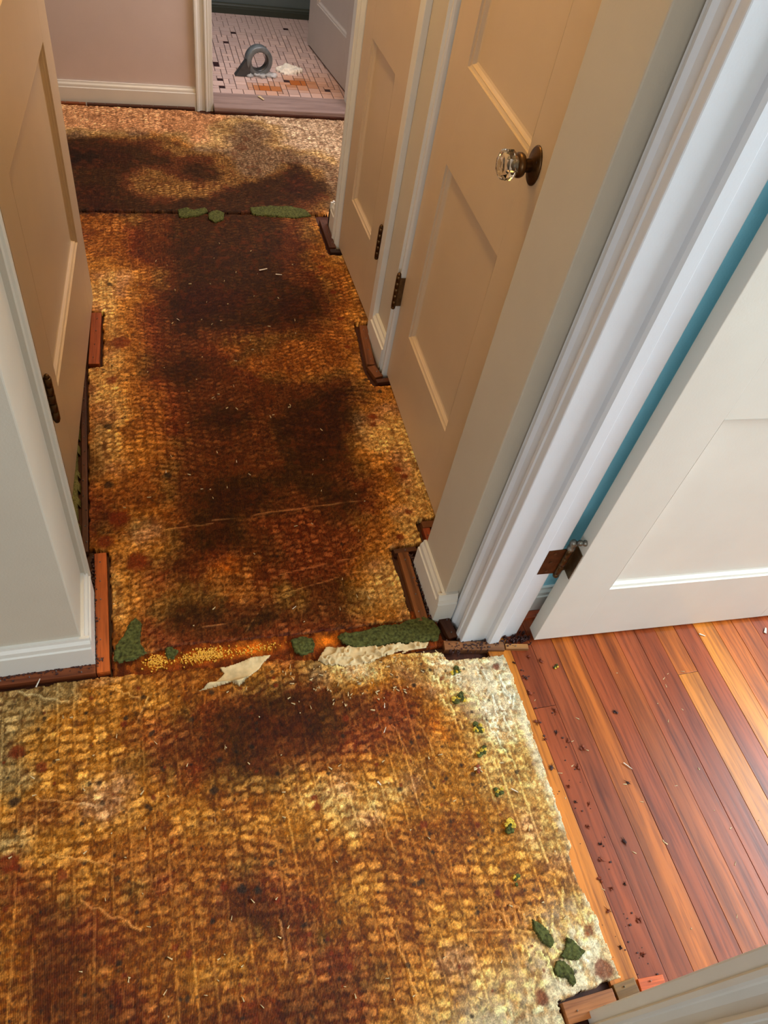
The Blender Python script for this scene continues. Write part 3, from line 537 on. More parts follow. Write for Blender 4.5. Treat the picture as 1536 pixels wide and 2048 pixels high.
    [6, 6, 6, 6, 6, 6, 6, 6, 6, 11, 11, 11, 4, 4, 4, 4, 11, 11, 11, 15, 15, 9, 9, 9, 9, 15, 11, 11, 11, 15, 9, 9, 10, 10, 10, 10, 10, 10, 10],
    [7, 7, 7, 7, 7, 7, 7, 7, 7, 6, 6, 11, 11, 11, 11, 4, 4, 4, 4, 15, 15, 9, 9, 9, 9, 9, 15, 11, 15, 9, 9, 9, 10, 10, 10, 10, 10, 10, 10],
    [6, 6, 6, 6, 6, 7, 7, 7, 6, 6, 6, 11, 11, 11, 11, 4, 4, 4, 4, 15, 15, 9, 9, 9, 9, 9, 9, 9, 9, 9, 9, 1, 10, 10, 10, 10, 10, 10, 10],
    [6, 6, 6, 6, 6, 6, 6, 6, 6, 6, 11, 11, 11, 4, 4, 15, 15, 15, 15, 15, 9, 9, 9, 9, 9, 9, 9, 9, 9, 9, 1, 1, 10, 10, 10, 10, 10, 10, 10],
    [11, 11, 11, 11, 11, 11, 11, 11, 11, 11, 11, 11, 4, 4, 15, 15, 15, 9, 9, 9, 9, 9, 9, 9, 9, 9, 9, 9, 1, 1, 1, 10, 10, 10, 10, 10, 10, 10, 10],
    [15, 15, 15, 15, 15, 11, 11, 11, 11, 4, 4, 4, 4, 4, 15, 15, 2, 1, 1, 1, 1, 9, 9, 9, 9, 9, 1, 1, 10, 10, 10, 10, 10, 10, 10, 10, 10, 10, 10],
    [9, 9, 9, 9, 9, 9, 9, 15, 15, 15, 15, 15, 15, 15, 15, 2, 1, 12, 12, 1, 1, 9, 9, 9, 9, 1, 1, 10, 10, 10, 10, 10, 10, 10, 10, 10, 10, 10, 10],
    [12, 12, 12, 1, 1, 1, 1, 1, 1, 1, 1, 9, 9, 2, 1, 1, 1, 12, 12, 1, 1, 9, 9, 9, 9, 9, 1, 10, 10, 10, 10, 10, 10, 10, 10, 10, 10, 10, 10],
    [12, 12, 12, 12, 12, 12, 12, 12, 12, 12, 12, 12, 12, 12, 12, 12, 12, 12, 12, 1, 1, 1, 9, 9, 9, 9, 1, 10, 10, 10, 10, 10, 10, 10, 10, 10, 10, 10, 10],
    [12, 12, 12, 12, 12, 12, 12, 12, 12, 12, 12, 12, 12, 12, 12, 12, 12, 12, 12, 1, 1, 1, 9, 9, 9, 9, 1, 10, 10, 10, 10, 10, 10, 10, 10, 10, 10, 10, 10],
    [12, 12, 12, 12, 12, 12, 12, 12, 12, 12, 12, 12, 12, 12, 12, 12, 12, 12, 12, 12, 1, 1, 1, 9, 9, 1, 1, 10, 10, 10, 10, 10, 10, 10, 10, 10, 10, 10, 10],
    [12, 12, 12, 12, 12, 12, 12, 12, 12, 12, 12, 12, 12, 12, 12, 12, 12, 12, 12, 12, 12, 1, 1, 1, 1, 1, 10, 10, 10, 10, 10, 10, 10, 10, 10, 10, 10, 10, 10],
    [12, 12, 12, 12, 12, 12, 12, 12, 12, 12, 12, 12, 12, 12, 12, 12, 12, 12, 12, 12, 12, 12, 10, 10, 10, 10, 10, 10, 10, 10, 10, 10, 10, 10, 10, 10, 10, 10, 10],
    [12, 12, 12, 12, 12, 12, 12, 12, 12, 12, 12, 12, 12, 12, 12, 12, 12, 12, 12, 12, 12, 12, 10, 10, 10, 10, 10, 10, 10, 10, 10, 10, 10, 10, 12, 12, 12, 12, 12],
    [12, 12, 12, 12, 12, 12, 12, 12, 12, 12, 12, 12, 12, 12, 12, 12, 12, 12, 12, 12, 12, 12, 10, 10, 10, 10, 10, 10, 10, 10, 10, 10, 10, 12, 12, 12, 12, 12, 12],
    [12, 12, 12, 12, 12, 12, 12, 12, 12, 12, 12, 12, 12, 12, 12, 12, 12, 12, 12, 12, 12, 12, 10, 10, 10, 10, 10, 10, 10, 10, 10, 10, 10, 12, 12, 12, 12, 12, 12],
]
ST = TONES[np.array(STAIN_LIGHT_ROWS)]
rng = np.random.RandomState(3)
_T = rng.rand(256, 256)
def vnoise(x, y):
    xi = np.floor(x).astype(int); yi = np.floor(y).astype(int); fx = x - xi; fy = y - yi
    fx = fx*fx*(3-2*fx); fy = fy*fy*(3-2*fy); a = xi & 255; b_ = yi & 255; a1 = (a+1) & 255; b1 = (b_+1) & 255
    return (_T[a, b_]*(1-fx) + _T[a1, b_]*fx)*(1-fy) + (_T[a, b1]*(1-fx) + _T[a1, b1]*fx)*fy
def fbm(x, y, o=4):
    s = 0; a = 0.5; t = 0
    for i in range(o): s = s + a*vnoise(x + 17.3*i, y + 9.1*i); t += a; x = x*2.03; y = y*2.03; a *= 0.55
    return s/t
def hsh(a, b_): return _T[(a*7 + b_*131) & 255, (a*57 + b_*13 + 5) & 255]
def ss(a, b_, x): t = np.clip((x-a)/(b_-a), 0, 1); return t*t*(3-2*t)
def inside(x, y, poly):
    r = np.zeros(x.shape, bool); n = len(poly)
    for i in range(n):
        x0, y0 = poly[i]; x1, y1 = poly[(i+1) % n]
        if y0 == y1: continue
        c = ((y0 > y) != (y1 > y)) & (x < (x1-x0)*(y-y0)/(y1-y0) + x0); r ^= c
    return r
def stain(x, y):  # backing colour from the table: stains together with painted light
    wx = x + 0.030*(fbm(x*28, y*28+5)-0.5) + 0.05*(fbm(x*9+3, y*9)-0.5); wy = y + 0.030*(fbm(x*28+9, y*28)-0.5) + 0.05*(fbm(x*9, y*9+7)-0.5)
    wx = wx + 0.035*(fbm(x*85+2, y*85, 3)-0.5); wy = wy + 0.035*(fbm(x*85, y*85+40, 3)-0.5)
    gx = np.clip((wx + 0.44)/0.04, 0, 37.99); gy = np.clip((wy + 0.04)/0.04, 0, 91.99)
    ix = gx.astype(int); iy = gy.astype(int); fx = (gx-ix)[..., None]; fy = (gy-iy)[..., None]
    c = (ST[iy, ix]*(1-fx) + ST[iy, ix+1]*fx)*(1-fy) + (ST[iy+1, ix]*(1-fx) + ST[iy+1, ix+1]*fx)*fy
    return lin(c)
# creases (x0,y0,x1,y1,width) and dark or rusty spots (x,y,r,kind)
CREASE = [(0.10,1.235,0.50,1.255,.0022),(-0.12,1.215,0.10,1.225,.0018),(0.24,1.045,0.47,1.075,.0018),(0.22,0.985,0.45,1.03,.0015),(0.14,0.90,0.19,0.965,.001),(0.02,0.925,0.14,0.93,.001),
          (-0.30,0.60,-0.19,0.565,.0016),(-0.27,0.49,-0.16,0.45,.0018),(-0.22,0.40,-0.12,0.33,.0018),(0.12,0.30,0.12,0.22,.0022),(0.32,0.24,0.335,0.12,.0024),(0.335,0.46,0.36,0.36,.0018),(0.46,0.20,0.60,0.17,.0022),
          (0.42,0.62,0.44,0.53,.0016),(0.48,0.60,0.50,0.52,.0016),(-0.34,0.83,-0.24,0.79,.002),(-0.16,0.81,-0.10,0.775,.0018),(-0.08,0.78,-0.11,0.72,.0018),(0.63,0.60,0.66,0.48,.002),(0.66,0.66,0.68,0.56,.002)]
for x0, y0, n in ((0.52, 0.07, 16), (0.54, 0.56, 16)):
    for i in range(n):
        a = x0 + rng.rand()*0.17; b_ = y0 + rng.rand()*0.14; t = rng.uniform(1.1, 2.2); l = rng.uniform(0.02, 0.06)
        CREASE.append((a, b_, a + l*math.cos(t), b_ + l*math.sin(t), 0.0026))
SPOT = []
for i in range(240): SPOT.append((rng.uniform(-0.38, 0.68), rng.uniform(0.05, 0.80), 0.0022 + 0.0045*rng.rand()**2, 0))
for i in range(90): SPOT.append((rng.uniform(-0.38, 0.68), rng.uniform(0.05, 0.80), 0.003 + 0.006*rng.rand()**2, 1))
for i in range(60): SPOT.append((rng.uniform(-0.17, 0.60), rng.uniform(0.9, 2.4), rng.uniform(0.002, 0.005), 0))
SPOT += [(0.557,0.070,.015,1),(0.691,0.084,.022,1),(0.690,0.150,.012,1),(0.572,1.121,.012,1),(0.634,1.272,.010,1),(0.606,1.573,.016,1),(0.60,1.54,.014,1),(0.627,1.357,.014,1),(0.64,1.33,.012,1),(0.616,1.20,.012,1),(0.60,1.90,.012,1),(0.61,2.05,.012,1),(0.615,2.2,.014,1),(0.60,2.35,.012,1),(0.62,2.42,.010,1),
         (-0.146,1.384,.014,0),(-0.143,1.60,.012,0),(-0.16,1.20,.022,1),(-0.125,1.27,.03,1),(-0.09,1.13,.03,1),(0.0,1.40,.012,0),(-0.122,2.26,.012,0),(-0.10,1.96,.035,1),(-0.13,1.79,.02,1),(0.655,1.68,.010,0),(0.625,1.74,.008,0),
         (-0.335,0.70,.018,1),(-0.335,0.60,.012,0),(-0.29,0.66,.014,1),(-0.34,0.49,.022,1),(-0.25,0.45,.012,1),(0.0,0.14,.010,0),(-0.28,0.15,.008,0),(0.70,0.715,.012,1),(0.03,0.55,.01,0),(0.06,0.36,.010,0),(0.09,0.35,.008,0),(0.40,0.48,.006,0)]
def make_fn(style):
    GAIN, SAT, POW = {'front': (0.76, 1.08, 0.20), 'hall': (0.80, 1.05, 0.42), 'far': (1.0, 1.05, 0.62)}[style]
    def fn(x, y):
        base = stain(x, y); lum = base @ np.array([0.3, 0.6, 0.1])
        h = np.full(x.shape, 0.0035)
        if style == 'front': cw, ch, wig, k = 0.033, 0.0200, 0.006, 1.0
        elif style == 'hall': cw, ch, wig, k = 0.026, 0.0175, 0.013, 0.85
        else: cw, ch, wig, k = 0.022, 0.016, 0.014, 0.9
        xw = x + wig*(fbm(x*8, y*5)-0.5)*2 + 0.004*(fbm(x*60, y*60)-0.5)
        col = np.floor(xw/cw).astype(int); fx = xw/cw - col
        sl = (vnoise(col*0.30, y*2.5) - 0.5)*1.3*(ss(-0.2, 0.15, x)*0.8+0.2 if style == 'front' else 1)
        yw = y + sl*(fx-0.5)*cw + 0.010*(fbm(x*30+4, y*30)-0.5) + wig*1.2*(fbm(x*7+3, y*11)-0.5)
        yy = yw/ch + hsh(col, col*3)*1.0; row = np.floor(yy).astype(int); fy = yy - row
        edge = 0.26*(fbm(x*160, y*160)-0.5)*2
        m = ss(0.10, 0.22, fx+edge)*(1-ss(0.78, 0.90, fx+edge))*ss(0.14, 0.30, fy+edge)*(1-ss(0.70, 0.88, fy+edge))
        rim = m*(1 - ss(0.22, 0.36, fx)*(1-ss(0.66, 0.80, fx))*ss(0.32, 0.44, fy)*(1-ss(0.56, 0.72, fy)))
        amp = ss(0.25, 0.7, hsh(col, row))*0.75 + 0.35
        reg = ss(0.36, 0.58, fbm(x*7+1.7, y*7)); amp = amp*(0.32 + 0.95*reg)*(0.55 + 0.9*(fbm(x*75, y*75+4, 3)-0.5)*2 + 0.25)
        dark = ss(0.02, 0.12, lum)                    # cells fade in the darkest stains
        A = np.clip(m*amp*(0.25+0.75*dark), 0, 1.2)
        cream = lin((226, 200, 146)); pale = lin((236, 222, 186))
        tgt = np.minimum(1, base*1.9 + cream*0.22*(0.2 + 0.8*dark)[..., None])
        low = base*np.array([0.70, 0.58, 0.44])
        c = low*(1-A[..., None]) + tgt*A[..., None]
        rib = ss(0.90, 0.98, fx) + (1 - ss(0.02, 0.10, fx)); rib = rib*ss(0.35, 0.65, fbm(x*20, y*9+3))*(0.85 if style == 'front' else 0.5)*(0.3+0.7*dark)
        c = c*(1-rib[..., None]) + tgt*rib[..., None]
        # wrinkles
        n = fbm(x*34 + (0 if style == 'front' else y*10), y*(26 if style == 'front' else 52), 4)
        rd = 1 - np.abs(n-0.5)*2; rg = ss(0.90, 0.985, rd)*(0.35 if style == 'front' else 0.8)*ss(0.3, 0.6, fbm(x*6+9, y*6))
        c = c*(1 - 0.6*rg[..., None]*(0.25+0.75*dark[..., None])) + tgt*0.6*(rg*(0.25+0.75*dark))[..., None]
        h = h + 0.0011*A + 0.0007*rib + 0.0014*rg + 0.0022*(fbm(x*10, y*10)-0.5)
        sp = rng.rand(*x.shape); g2 = fbm(x*120+3, y*120, 3)
        c = c*(0.45 + 1.1*g2)[..., None]*(0.74 + 0.52*sp)[..., None]
        fl_ = ss(0.60, 0.74, fbm(x*190+40, y*150, 2))*(0.2+0.8*dark)*0.6        # pale torn flecks
        c = c*(1-fl_[..., None]) + tgt*fl_[..., None]
        fd = ss(0.62, 0.76, fbm(x*210+8, y*170+60, 2))*0.6
        c = c*(1-fd[..., None]*0.7)
        lm_ = c @ np.array([0.3, 0.6, 0.1]); c = np.maximum(lm_[..., None] + (c-lm_[..., None])*SAT, 0.002)
        c = c*(GAIN*(np.clip(lum, 0.01, 1)/0.20)**POW)[..., None]*np.array([1.05, 0.94, 0.86])
        dk = ss(0.60, 0.70, fbm(x*46+31, y*46+8, 4))*0.65                            # rusty blotches
        c = c*(1-dk[..., None]) + (lin((92, 40, 8))*0.8 + c*0.2)*dk[..., None]
        if style == 'front':
            wm = np.exp(-((x-0.67)/0.085)**2 - ((y-0.10)/0.075)**2) + 0.8*np.exp(-((x-0.665)/0.055)**2 - ((y-0.67)/0.075)**2) + 0.7*ss(0.700, 0.722, x+0.006*fbm(x*90, y*90)) + 0.5*np.exp(-((x-0.47)/0.12)**2 - ((y-0.03)/0.06)**2)
            wm = np.clip(wm*(0.25+1.3*ss(0.35, 0.62, fbm(x*55+9, y*40, 4))), 0, 0.85)[..., None]
            c = c*(1-wm) + lin((228, 212, 176))*(0.55+0.75*g2)[..., None]*wm
            h = h + 0.003*wm[..., 0]*fbm(x*60, y*30+5, 3)
        if style == 'far': c = c*0.94 + c.mean(axis=-1, keepdims=True)*0.06
        for (x0, y0, x1, y1, w) in CREASE:
            if x1 < x.min() and x0 < x.min(): continue
            dx, dy = x1-x0, y1-y0; L2 = dx*dx+dy*dy
            t = np.clip(((x-x0)*dx+(y-y0)*dy)/L2, 0, 1); wob = 0.006*(vnoise(t*9+x0*90, t*0)-0.5)
            dd = np.hypot(x-(x0+t*dx)+wob, y-(y0+t*dy)+wob); q = 1-ss(w*0.4, w*1.6, dd)
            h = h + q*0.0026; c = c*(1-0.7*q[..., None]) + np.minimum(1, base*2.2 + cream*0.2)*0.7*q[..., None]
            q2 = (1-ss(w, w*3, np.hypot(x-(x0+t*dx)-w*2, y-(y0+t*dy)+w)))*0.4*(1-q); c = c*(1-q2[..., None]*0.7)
        for (x0, y0, r, kd) in SPOT:
            sel = (np.abs(x-x0) < r*2.2) & (np.abs(y-y0) < r*2.2)
            if not sel.any(): continue
            xs, ys = x[sel], y[sel]
            dd = np.hypot(xs-x0, ys-y0)/r*(0.6+0.9*fbm(xs*150, ys*150)); q = (1-ss(0.6, 1.15, dd))[..., None]*0.85
            kc = lin((34, 26, 20)) if kd == 0 else lin((112, 38, 8)); c[sel] = c[sel]*(1-q) + kc*(0.7+0.6*fbm(xs*300, ys*300))[..., None]*q
        return h, c
    return fn
def sheet(name, x0, x1, y0, y1, res, poly, fn, mat, rag=0.004, holes=(), parent=None, z=0.0):
    nx_ = int((x1-x0)/res)+1; ny_ = int((y1-y0)/res)+1
    X, Y = np.meshgrid(np.linspace(x0, x1, nx_), np.linspace(y0, y1, ny_))
    jx = X + rag*(fbm(X*60, Y*60+2)-0.5)*2.4; jy = Y + rag*(fbm(X*60+7, Y*60)-0.5)*2.4
    ins = inside(jx, jy, poly)
    for hp in holes: ins &= ~inside(jx, jy, hp)
    h, c = fn(X, Y)
    cell = ins[:-1, :-1] & ins[1:, :-1] & ins[:-1, 1:] & ins[1:, 1:]
    er = ins.copy(); er[1:-1, 1:-1] = ins[1:-1, 1:-1] & ins[:-2, 1:-1] & ins[2:, 1:-1] & ins[1:-1, :-2] & ins[1:-1, 2:]; er[0] = er[-1] = False; er[:, 0] = er[:, -1] = False
    h = np.where(er, h, -0.0115 if z == 0 else 0.0)
    idx = np.arange(nx_*ny_).reshape(ny_, nx_)
    q = np.stack([idx[:-1, :-1][cell], idx[:-1, 1:][cell], idx[1:, 1:][cell], idx[1:, :-1][cell]], 1)
    used = np.unique(q); remap = np.zeros(nx_*ny_, int); remap[used] = np.arange(len(used)); q = remap[q]
    V = np.stack([X.ravel(), Y.ravel(), h.ravel() + z], 1)[used]
    me = bpy.data.meshes.new(name); me.vertices.add(len(V)); me.vertices.foreach_set('co', V.ravel())
    me.loops.add(q.size); me.loops.foreach_set('vertex_index', q.ravel().astype(np.int32))
    me.polygons.add(len(q)); me.polygons.foreach_set('loop_start', np.arange(0, q.size, 4, dtype=np.int32)); me.polygons.foreach_set('use_smooth', np.ones(len(q), bool))
    me.update(calc_edges=True)
    if c is not None:
        ca = me.color_attributes.new('Col', 'FLOAT_COLOR', 'POINT')
        cc = np.ones((len(V), 4), np.float32); cc[:, :3] = np.clip(c.reshape(-1, 3)[used], 0.001, 1); ca.data.foreach_set('color', cc.ravel())
    me.materials.append(mat)
    o = bpy.data.objects.new(name, me); COL.objects.link(o)
    if parent: o.parent = parent
    return o
P_FRONT = [(-0.9, 0.846), (-0.155, 0.838), (-0.08, 0.832), (0.02, 0.828), (0.08, 0.822), (0.20, 0.822), (0.30, 0.802), (0.45, 0.795), (0.585, 0.775), (0.592, 0.752), (0.735, 0.745), (0.733, 0.60), (0.722, 0.304), (0.712, 0.285), (0.705, 0.24), (0.716, 0.20), (0.722, 0.062), (0.588, 0.056), (0.584, -0.12), (-0.9, -0.12)]
P_HALL = [(-0.152, 0.872), (0.0, 0.885), (0.25, 0.872), (0.538, 0.868), (0.538, 1.088), (0.628, 1.09), (0.632, 1.166), (0.73, 1.172), (0.73, 1.712), (0.640, 1.708), (0.632, 1.80), (0.655, 2.022), (0.73, 2.03), (0.73, 2.43), (0.648, 2.43), (0.648, 2.70),
          (-0.30, 2.705), (-0.30, 2.12), (-0.146, 2.112), (-0.156, 1.855), (-0.195, 1.85), (-0.200, 1.18), (-0.153, 1.168)]
P_FAR = [(-0.75, 2.712), (0.10, 2.714), (0.66, 2.712), (1.29, 2.712), (1.29, 3.530), (0.3, 3.534), (0.27, 3.556), (-0.75, 3.558)]
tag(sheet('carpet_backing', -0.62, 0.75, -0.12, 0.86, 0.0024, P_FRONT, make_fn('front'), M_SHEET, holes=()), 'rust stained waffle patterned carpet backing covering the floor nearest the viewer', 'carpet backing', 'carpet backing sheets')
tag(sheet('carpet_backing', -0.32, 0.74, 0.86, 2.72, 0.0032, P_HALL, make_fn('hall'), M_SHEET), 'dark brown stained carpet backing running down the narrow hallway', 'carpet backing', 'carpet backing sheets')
tag(sheet('carpet_backing', -0.76, 1.30, 2.69, 3.56, 0.0042, P_FAR, make_fn('far'), M_SHEET), 'greyish worn carpet backing in front of the bathroom threshold', 'carpet backing', 'carpet backing sheets')
def fn_glue(x, y):
    n = fbm(x*60, y*60); c = lin((120, 50, 10))*(0.25+1.5*n**1.5)[..., None]
    g_ = ss(0.55, 0.7, fbm(x*110+3, y*40)); c = c + lin((190, 110, 30))*0.35*g_[..., None]
    for (gx_, gy_, gr_) in ((-0.06, 0.857, 0.03), (0.044, 0.857, 0.045), (0.15, 0.855, 0.045), (0.32, 0.85, 0.03)):  # orange patches painted as light on the varnished wood under the glints
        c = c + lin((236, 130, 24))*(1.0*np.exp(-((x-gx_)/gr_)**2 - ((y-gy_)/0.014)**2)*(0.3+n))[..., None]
    return -0.004 + 0.004*n, c
tag(sheet('glue_residue', -0.156, 0.60, 0.79, 0.90, 0.0022, [(-0.156, 0.80), (0.60, 0.79), (0.60, 0.90), (-0.156, 0.90)], fn_glue, M_SHEET, 0.001), 'red brown strip of bare gluey floor between the two backing sheets', 'residue')
def fn_green(s):
    def f(x, y):
        n = fbm(x*90+s, y*90, 4); return 0.0035 + 0.006*n, None
    return f
def scrap(poly, name, mat, label, cat, hfn, z=0.0045, res=0.0018, group=None, rag=0.004):
    xs = [p[0] for p in poly]; ys = [p[1] for p in poly]
    o = sheet(name, min(xs)-0.008, max(xs)+0.008, min(ys)-0.008, max(ys)+0.008, res, poly, hfn, mat, rag, z=z)
    return tag(o, label, cat, group)
GR = 'torn green foam scraps along the seams'
scrap([(-0.149,.873),(-.146,.905),(-.128,.928),(-.112,.962),(-.099,.969),(-.085,.955),(-.091,.904),(-.078,.878),(-.106,.864),(-.14,.862)], 'foam_scrap', M_GREEN, 'torn green foam scrap beside the left wooden strip corner', 'foam scrap', fn_green(1), group=GR)
scrap([(-.043,.884),(-.025,.889),(-.012,.874),(-.021,.855),(-.039,.859)], 'foam_scrap', M_GREEN, 'small dark green foam tuft between two painted golden glint patches', 'foam scrap', fn_green(2), z=0.001, group=GR)
scrap([(.236,.862),(.26,.868),(.287,.862),(.291,.843),(.283,.822),(.258,.817),(.238,.830)], 'foam_scrap', M_GREEN, 'squarish green foam scrap in the middle of the near seam', 'foam scrap', fn_green(3), z=0.001, group=GR)
scrap([(.343,.854),(.366,.864),(.401,.858),(.451,.866),(.5,.866),(.565,.876),(.590,.858),(.597,.825),(.58,.804),(.525,.807),(.465,.814),(.417,.812),(.37,.818),(.35,.836)], 'foam_scrap', M_GREEN, 'long green foam scrap reaching the right wall corner', 'foam scrap', fn_green(4), z=0.002, group=GR)
scrap([(.127,2.716),(.16,2.735),(.188,2.716),(.234,2.738),(.24,2.705),(.206,2.680),(.162,2.665),(.131,2.672)], 'foam_scrap', M_GREEN, 'ragged green foam scrap at the left end of the far seam', 'foam scrap', fn_green(5), group=GR)
scrap([(.236,2.691),(.266,2.72),(.301,2.702),(.29,2.65),(.262,2.628),(.238,2.655)], 'foam_scrap', M_GREEN, 'rounded green foam lump in the middle of the far seam', 'foam scrap', fn_green(6), group=GR)
scrap([(.399,2.737),(.478,2.756),(.556,2.752),(.615,2.728),(.631,2.688),(.563,2.670),(.469,2.680),(.398,2.692)], 'foam_scrap', M_GREEN, 'long flat green foam scrap at the right of the far seam', 'foam scrap', fn_green(7), group=GR)
def fn_paper(x, y):
    n = fbm(x*40, y*40, 3); r = 1-np.abs(n-0.5)*2; return 0.001 + 0.007*ss(0.75, 1.0, r) + 0.003*n, None
def fn_paper1(x, y):
    t = (x - 0.02)/0.16; ridge = np.exp(-((y-(0.772+0.02*np.abs(t-0.45)))/0.006)**2); return 0.002 + 0.014*ridge + 0.008*ss(0.80, 0.83, y)*fbm(x*50, y*50), None
scrap([(.018,.768),(.058,.786),(.078,.800),(.070,.818),(.105,.820),(.15,.830),(.188,.832),(.160,.803),(.130,.783),(.107,.764),(.090,.778),(.057,.772)], 'paper_scrap', M_PAPER, 'curled cream paper tear pointing left at the near seam', 'paper scrap', fn_paper1, res=0.0014, rag=0.002)
scrap([(.29,.800),(.311,.830),(.369,.822),(.438,.814),(.488,.812),(.56,.806),(.549,.789),(.472,.790),(.408,.775),(.348,.776),(.303,.784)], 'paper_scrap', M_PAPER, 'crumpled cream strip of backing paper under the long green scrap', 'paper scrap', fn_paper, rag=0.005)
# golden flakes whose colour imitates light glinting on varnished wood
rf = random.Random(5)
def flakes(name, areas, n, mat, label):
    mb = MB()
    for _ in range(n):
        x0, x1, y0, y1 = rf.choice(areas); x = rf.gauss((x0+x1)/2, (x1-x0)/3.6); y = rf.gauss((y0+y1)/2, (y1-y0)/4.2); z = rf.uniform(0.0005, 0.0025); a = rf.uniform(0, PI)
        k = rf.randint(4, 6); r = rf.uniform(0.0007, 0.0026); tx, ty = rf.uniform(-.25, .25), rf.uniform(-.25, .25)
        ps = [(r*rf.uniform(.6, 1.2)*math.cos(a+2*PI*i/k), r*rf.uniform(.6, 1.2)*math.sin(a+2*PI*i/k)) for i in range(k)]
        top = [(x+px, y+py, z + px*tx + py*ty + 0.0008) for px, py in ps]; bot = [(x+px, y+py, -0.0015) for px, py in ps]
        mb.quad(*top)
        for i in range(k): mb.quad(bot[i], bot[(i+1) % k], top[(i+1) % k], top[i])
    return tag(build(mb, name, mat, recalc=False), label, 'painted glints', None, 'stuff')
flakes('painted_glints', [(-.085, -.035, .838, .875)]*2 + [(.0, .088, .838, .872)]*4 + [(.10, .20, .842, .865)], 760, M_GLINT, 'golden flakes coloured as glints of lit varnished wood in the near seam gap')

# ------------------------------------------------------------------ tack strips
def tack_strip(p0, p1, w, label, color, gap=0.0, z=0.0, h=0.008, n=None, seams=0):
    p0 = Vector((*p0, 0)); p1 = Vector((*p1, 0)); d = p1 - p0; L = d.length; ang = math.atan2(d.y, d.x)
    r = empty('tack_strip', (p0.x, p0.y, z), ang); tag(r, label, 'tack strip', 'wooden tack strips around the walls')
    mb = MB().box(0, L, -w/2, w/2, -0.0115 - z, h)
    s = build(mb, 'wood_strip', M_STRIPX, r, 0.0012); c = L4(*color); s.color = c
    n = n or max(2, int(L/0.05))
    rr = random.Random(int(L*1e4))
    for i in range(n):
        x = L*(i+0.5)/n + rr.uniform(-.004, .004); y = rr.uniform(-w*.25, w*.25)
        nb = MB().lathe([(0.0016, h - 0.001), (0.0016, h + 0.0012), (0.0006, h + 0.0045)], 'z', 6, (x, y, 0)); build(nb, 'nail', M_NAIL, r)
    return r
ORG, RED, BRN, DKB = (186, 92, 34), (150, 66, 30), (120, 70, 34), (84, 46, 26)
tack_strip((-0.40, 0.861), (-0.186, 0.858), 0.024, 'reddish wooden tack strip along the left front baseboard', (126, 66, 34))
tack_strip((-0.171, 0.846), (-0.171, 1.165), 0.027, 'orange wooden tack strip on the left wall corner side', ORG)
tack_strip((-0.205, 1.175), (-0.205, 1.84), 0.014, 'thin brown wood strip running below the left door', DKB, h=0.005)
tack_strip((-0.176, 1.86), (-0.165, 2.105), 0.030, 'short orange tack strip beside the free end of the left door', (150, 74, 34))
tack_strip((0.560, 0.862), (0.565, 1.068), 0.028, 'orange brown tack strip along the right corner baseboard', BRN)
tack_strip((0.542, 1.074), (0.603, 1.076), 0.014, 'tiny dark tack strip piece closing the right corner strip', DKB, n=1)
tack_strip((0.640, 1.150), (0.70, 1.150), 0.022, 'short brown strip piece behind the right wall end', BRN, n=1)
tack_strip((0.648, 1.092), (0.648, 1.138), 0.020, 'small brown strip piece hidden beside the right wall end', RED, n=1)
tack_strip((0.612, 0.866), (0.622, 0.806), 0.026, 'dark strip piece in front of the right casing foot', DKB, n=2)
tack_strip((0.592, 0.789), (0.738, 0.764), 0.024, 'weathered tack strip across the right doorway corner', (128, 84, 52))
tack_strip((0.741, 0.762), (0.797, 0.752), 0.014, 'small pale wood offcut beside the white door foot', (168, 116, 66), n=1)
tack_strip((0.676, 2.005), (0.655, 1.806), 0.026, 'orange tack strip below the baseboard between closet doors', BRN)
tack_strip((0.654, 1.798), (0.668, 1.745), 0.028, 'short brown strip piece at the foot of the knob door casing', BRN, n=1)
tack_strip((0.655, 1.725), (0.70, 1.730), 0.018, 'dark end piece of strip under the knob door corner', DKB, n=1)
tack_strip((0.668, 2.66), (0.668, 2.47), 0.026, 'dark grooved tack strip at the far right wall end', DKB)
tack_strip((0.655, 2.448), (0.70, 2.448), 0.022, 'dark cross piece of strip beside the linen closet door', (50, 30, 20), n=1)
tack_strip((0.590, 0.036), (0.692, 0.036), 0.034, 'weathered tack strip in the bottom right corner with two nails', (170, 110, 66), n=2, h=0.010)
tack_strip((0.697, 0.042), (0.742, 0.044), 0.030, 'broken mossy strip piece beside the bottom right strip', (132, 98, 52), n=1, h=0.009)
tack_strip((0.748, 0.044), (0.80, 0.040), 0.022, 'reddish orange strip end under the near right jamb', (206, 96, 44), n=1, h=0.006)
tack_strip((-0.45, 3.566), (-0.185, 3.568), 0.016, 'light brown strip under the far left baseboard', (168, 96, 52))
tack_strip((-0.18, 3.566), (0.27, 3.572), 0.018, 'long dark strip under the mauve wall baseboard', (72, 40, 26))
tack_strip((0.80, 0.838), (0.90, 0.838), 0.020, 'reddish strip below the blue room baseboard', RED, n=1)

